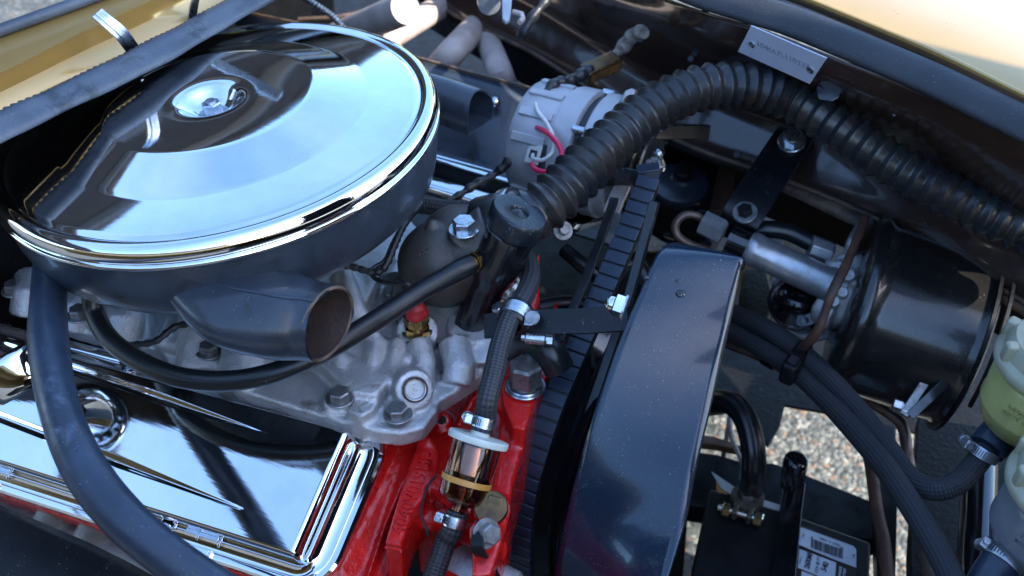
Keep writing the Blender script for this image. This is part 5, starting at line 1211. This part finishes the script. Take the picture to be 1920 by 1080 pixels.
# ================================================================ battery with clamp, cable, label and hold-down
ZB = -.455
ba = thing('battery', 'black car battery with a white printed label and one cable clamp', 'battery', P(1480, 1080, ZB - .18))
B4 = [(1330, 914), (1482, 962), (1634, 1016), (1628, 1130), (1600, 1330), (1262, 1230)]
b = MB(); b.prism([P(u, v, ZB) for u, v in B4], (0, 0, -.18)); b.build('case', 'plastic_black', ba, bevel=.004)
b = MB(); b.prism([P(u, v, ZB + .0015) for u, v in [(1352, 925), (1372, 931), (1366, 952), (1346, 946)]], (0, 0, .0012)); b.build('moulded_sign', 'black_satin', ba, bevel=.0004)
def flat(name, pts, z, m, th=.0006, par=None):
    b = MB(); b.prism([P(u, v, z) for u, v in pts], (0, 0, -th)); return b.build(name, m, par or ba)
flat('label_backing', [(1494, 998), (1497, 986), (1503, 984), (1600, 1022), (1607, 1030), (1604, 1100), (1596, 1180), (1488, 1150)], ZB + .0008, 'label_dark')
lab = flat('label', [(1496.5, 1020), (1499, 992), (1502, 989), (1506, 990), (1600, 1024), (1605.5, 1030), (1605.5, 1064), (1550, 1043)], ZB + .0016, 'label')
flat('label_panel', [(1496, 1064), (1499, 1029.5), (1568, 1055), (1565, 1092)], ZB + .0016, 'label')
flat('label_panel', [(1503, 1070), (1560, 1094), (1556, 1130), (1500, 1120)], ZB + .0015, 'label')
def btext(s, p0, p1, size, m='ink', bold=0, sh=0):
    a, c = P(*p0, ZB + .0022), P(*p1, ZB + .0022); tm = pxframe(a, c, Z); tm.translation = (a + c) / 2
    return text('label_print', s, size, tm, m, lab, .0001, bold=bold, shear=sh)
btext('26RMF', (1512, 1069), (1521, 1033), .0078, bold=.0002, sh=.1)
btext('CCA @ 0°F', (1530, 1075), (1536, 1043), .0044, sh=.1)
btext('540', (1543, 1074), (1551, 1052), .0082, bold=.0002, sh=.1)
btext('12V', (1505.5, 1010), (1508, 999), .0034)
btext('4 70E', (1599.5, 1051), (1601.5, 1036), .0028)
btext('PART NO.', (1500, 1058), (1503, 1042), .0020)
btext('40061 3 10006', (1534, 1008), (1578, 1024), .0036)
btext('MAINTENANCE', (1572, 1099), (1577, 1060), .0034, 'label', .0001)
btext('FREE BATTERY', (1580, 1102), (1585, 1062), .0034, 'label', .0001)
rnd = random.Random(5); u = 1522.
x = 0
while x < 58:
    w = rnd.choice([.7, .7, 1.3, 2.0, 2.6]); g_ = rnd.choice([.6, .9, 1.4])
    uu = 1521.5 + x; vv = 1005.5 + x * .357
    flat('barcode_bar', [(uu, vv + (4 if 3 < x < 53 else 0)), (uu + w, vv + w * .357 + (4 if 3 < x < 53 else 0)), (uu + w - .8, vv + w * .357 + 21), (uu - .8, vv + 21)], ZB + .0021, 'ink', .0003, lab)
    x += w + g_
c = P(1399, 942, ZB + .020)
b = MB(); b.lathe(Matrix.Translation(P(1399, 946, ZB)), [(.0115, 0), (.0098, .020), (.0090, .0215), (0, .0225)], 32); b.build('post', 'steel_dull', ba)
cl = thing('battery_clamp', 'grimy lead battery clamp with a yellowish pinch bolt round the battery post', 'battery clamp', P(1399, 955, ZB))
pb_ = P(1399, 946, ZB)
b = MB(); b.lathe(Matrix.Translation(pb_), [(.0112, .004), (.0172, .004), (.0178, .006), (.0178, .013), (.0165, .0150), (.0112, .0150)], 40); b.build('ring', 'clamp_lead', cl, bevel=0)
dj = (P(1388, 980, ZB) - pb_).normalized(); sj = Vector((dj.y, -dj.x, 0)) * -1
for s_ in (-1, 1):
    b = MB(); mm = Matrix((sj, dj, Z)).transposed().to_4x4(); mm.translation = pb_ + sj * s_ * .0078; b.box(mm, (-.0030, .0030), (.012, .030), (.0035, .0150)); b.build('jaw', 'clamp_lead', cl, bevel=.0018)
q = pb_ + dj * .0235 + Z * .009
b = MB(); b.cyl(q - sj * .020, q + sj * .020, .0035, 16); b.hexa(q + sj * .013, q + sj * .022, .0078); b.hexa(q - sj * .013, q - sj * .021, .0078); b.cyl(q - sj * .020, q - sj * .026, .0038, 14); b.build('pinch_bolt', 'zinc_yellow', cl, smooth=30)
b = MB(); b.sweep(px([(1300, 757, -.40), (1335, 752, -.375), (1365, 754, -.36), (1390, 772, -.355), (1405, 805, -.36), (1413, 850, -.375), (1413, 890, -.40), (1409, 915, ZB + .020), (1406, 924, ZB + .008)], 12), lambda i, l: [((.0122 + .0007 * math.cos(9 * 2 * math.pi * j / 54)) * math.cos(2 * math.pi * j / 54), (.0122 + .0007 * math.cos(9 * 2 * math.pi * j / 54)) * math.sin(2 * math.pi * j / 54)) for j in range(54)])
tag(b.build('battery_cable', 'rubber', smooth=60), 'thick ribbed black cable arching down to the battery clamp', 'cable')
hb = thing('battery_hold_down', 'black bar across the battery held by a round ribbed knob', 'hold-down', P(1487, 880, ZB))
b = MB(); mmp = [P(1490, 905, ZB + .010), P(1482, 962, ZB + .008), P(1474, 1040, ZB + .007), P(1464, 1120, ZB + .007), P(1455, 1200, ZB + .007)]
b.sweep(mmp, lambda i, l: [(-.0115, -.003), (.0115, -.003), (.0115, .003), (-.0115, .003)], False, X); b.build('bar', 'black_gloss', hb, bevel=.001)
kc = P(1487, 890, -.425)
b = MB(); b.lathe(frame(kc, Vector((0, -.1, 1))), [(.0105, -.020), (.0118, 0), (.0125, .012), (.0130, .022), (.0120, .0262), (.0090, .0285), (0, .0292)], 72, rfun=lambda a, z: 1 + (.045 * math.cos(18 * a) if z < .021 else 0)); b.build('knob', 'black_gloss', hb)
b = MB(); b.tube([P(1483, 905, ZB + .004), P(1478, 930, ZB + .002), P(1473, 945, ZB)], .003, 10); b.build('rod', 'steel_dull', hb)
b = MB(); b.prism([P(*q) for q in [(1334, 884, ZB - .03), (1395, 925, ZB - .012), (1478, 952, ZB + .001), (1470, 958, ZB + .001), (1400, 945, ZB - .01), (1352, 915, ZB - .02)]], (0, 0, -.001)); tag(b.build('white_card', 'paper'), 'white triangular card sticking out behind the battery', 'card')
b = MB(); b.prism([P(*q) for q in [(1343, 902, ZB - .034), (1362, 918, ZB - .034), (1366, 935, ZB - .034), (1344, 925, ZB - .034)]], (0, 0, -.001)); tag(b.build('orange_card', 'orange'), 'small orange card edge under the white card', 'card')

# ================================================================ chassis metal round the opening to the ground
def plate(name, lab, pts, m='black_dirty', th=.004, cat='chassis rail', bev=.0015):
    b = MB(); b.prism([P(*q) for q in pts], (0, 0, -th)); return tag(b.build(name, m, bevel=bev), lab, cat)
plate('engine_bay_tray', 'dark splash tray beyond the fan shroud above the gravel opening', [(1100, 200, -.50), (1400, 280, -.50), (1960, 420, -.50), (2000, 870, -.50), (1720, 812, -.50), (1640, 790, -.50), (1472, 760, -.50), (1462, 800, -.50), (1440, 838, -.50), (1425, 815, -.50), (1400, 780, -.50), (1370, 772, -.50), (1340, 776, -.50), (1200, 790, -.50)])
plate('crossmember', 'black painted crossmember between the battery and the gravel opening', [(1270, 842, -.52), (1345, 852, -.52), (1400, 868, -.52), (1450, 868, -.52), (1500, 886, -.52), (1560, 910, -.52), (1640, 942, -.52), (1650, 1010, -.52), (1600, 1012, -.52), (1500, 985, -.52), (1380, 960, -.52), (1255, 940, -.52)], 'black_satin', .03)
plate('upright_rail', 'black upright rail crossing the right part of the gravel opening', [(1645, 790, -.47), (1680, 800, -.47), (1684, 900, -.47), (1682, 1000, -.47), (1676, 1200, -.47), (1648, 1200, -.47), (1642, 1000, -.47), (1640, 900, -.47)], 'black_satin', .02)
plate('radiator_support', 'large black radiator support panel at the lower right', [(1722, 780, -.42), (1840, 800, -.42), (2100, 830, -.42), (2100, 1300, -.42), (1712, 1300, -.42), (1706, 1030, -.42), (1712, 930, -.42)], 'black_dirty', .02)
b = MB(); b.tube(px([(1838, 880, -.34), (1835, 960, -.34), (1832, 1040, -.34), (1828, 1140, -.34)], 6), .017, 24); tag(b.build('support_tube', 'black_gloss'), 'glossy dark vertical tube catching a blue highlight beside the reservoirs', 'tube')
plate('engine_bay_floor', 'dark floor under the engine and exhaust', [(-400, 300, -.60), (900, -200, -.60), (1300, 250, -.60), (1300, 820, -.60), (1260, 1400, -.60), (-400, 1400, -.60)])
plate('side_splash_panel', 'dark splash panel between the engine and the far inner fender', [(900, 150, -.46), (1250, 230, -.46), (1520, 350, -.46), (1460, 470, -.46), (1180, 470, -.46), (1020, 420, -.46), (860, 330, -.46)])
plate('steering_box_top', 'black steering box casting in shadow left of the booster', [(1395, 500, -.36), (1440, 500, -.36), (1455, 560, -.36), (1440, 620, -.36), (1400, 600, -.36), (1388, 550, -.36)], 'black_dirty', .05, 'steering box', .006)
plate('rear_bracket', 'pale sunlit metal scrap in the gap beyond the grey hoses', [(1560, 692, -.49), (1570, 690, -.49), (1578, 702, -.49), (1590, 702, -.49), (1600, 712, -.49), (1594, 730, -.49), (1580, 722, -.49), (1562, 706, -.49)], 'pebble', .004, 'bracket')
plate('tray_lip', 'brownish lit lip on the chassis at the left of the gravel opening', [(1300, 812, -.49), (1340, 818, -.49), (1392, 836, -.49), (1398, 846, -.49), (1340, 834, -.49), (1300, 830, -.49)], 'rust', .01, 'chassis rail')
b = MB(); b.box(frame(P(1368, 790, -.48), Z, X), (-.003, .003), (-.003, .003), (-.06, .03)); tag(b.build('pale_post', 'header', bevel=.0006), 'thin pale upright at the left end of the gravel opening', 'post')
hose([(1368, 765, -.45), (1372, 820, -.46), (1392, 870, -.47), (1390, 900, -.48)], .0028, 'header', 'pale_rod', 'thin pale rod beside the battery cable', 'rod', 8)

# bits at the very top: bracket by the far rear corner
t = thing('hood_latch_bracket', 'silver bracket with hooks at the top edge left of the inner fender', 'bracket', P(950, 30, -.02))
b = MB(); b.prism([P(u, v, .0) for u, v in [(940, -30), (962, -30), (958, 20), (955, 36), (948, 40), (942, 34)]], (0, 0, -.004)); b.build('arm', 'alu_clean', t, bevel=.001)
b = MB(); b.tube([P(u, v, -.01) for u, v in [(962, 22), (978, 26), (980, 36), (974, 42)]], .0028, 8); b.build('hook', 'header', t)
b = MB(); b.cyl(P(915, 0, -.02), P(918, 8, -.02), .012, 20); b.build('bush', 'alu_ribbed', t)
hp = resample(px([(1040, -30, .0), (1020, 5, -.01), (1000, 30, -.02), (985, 55, -.03), (975, 68, -.04)], 10), .002)
b = MB(); b.tube(hp, lambda i, l: .0050 + .0012 * math.sin(l * 300), 10); tag(b.build('corner_harness', 'tape'), 'dark wire bundle hanging at the top edge beside the silver bracket', 'wiring harness')
hose([(560, 36, -.16), (640, 30, -.15), (720, 10, -.14), (800, -12, -.13), (900, -30, -.12)], .0028, 'copper_old', 'fuel_line', 'thin brownish line above the exhaust pipes', 'pipe', 12)

# ================================================================ trees far off, mirrored in the chrome lid
rnd = random.Random(11); b = MB()
for i in range(46):
    az = R(95 + i * 1.9 + rnd.uniform(-1, 1)); D = rnd.uniform(34, 46); hgt = rnd.uniform(5, 9.5)
    base = Vector((D * math.cos(az), D * math.sin(az), -.9)); rr_ = rnd.uniform(2, 3.2)
    b.tube([base, base + Z * hgt * .5], .18, 6)
    for j in range(260):
        u_, v_, w_ = [rnd.gauss(0, 1) for _ in range(3)]; L_ = math.sqrt(u_ * u_ + v_ * v_ + w_ * w_) + 1e-6; q_ = rnd.random() ** .4
        c = base + Vector((u_ / L_ * rr_ * q_, v_ / L_ * rr_ * q_, hgt * .60 + w_ / L_ * hgt * .42 * q_))
        s_ = rnd.uniform(.22, .5); a_ = Vector([rnd.gauss(0, 1) for _ in range(3)]).normalized(); e_ = a_.orthogonal().normalized()
        b.add([c + a_ * s_, c + e_ * s_, c - a_ * s_, c - e_ * s_], [(0, 1, 2, 3)])
o = b.build('tree_belt', 'leaf', smooth=10); o['kind'] = 'stuff'; tag(o, 'far belt of leafy trees mirrored green and yellow in the chrome lid', 'trees')
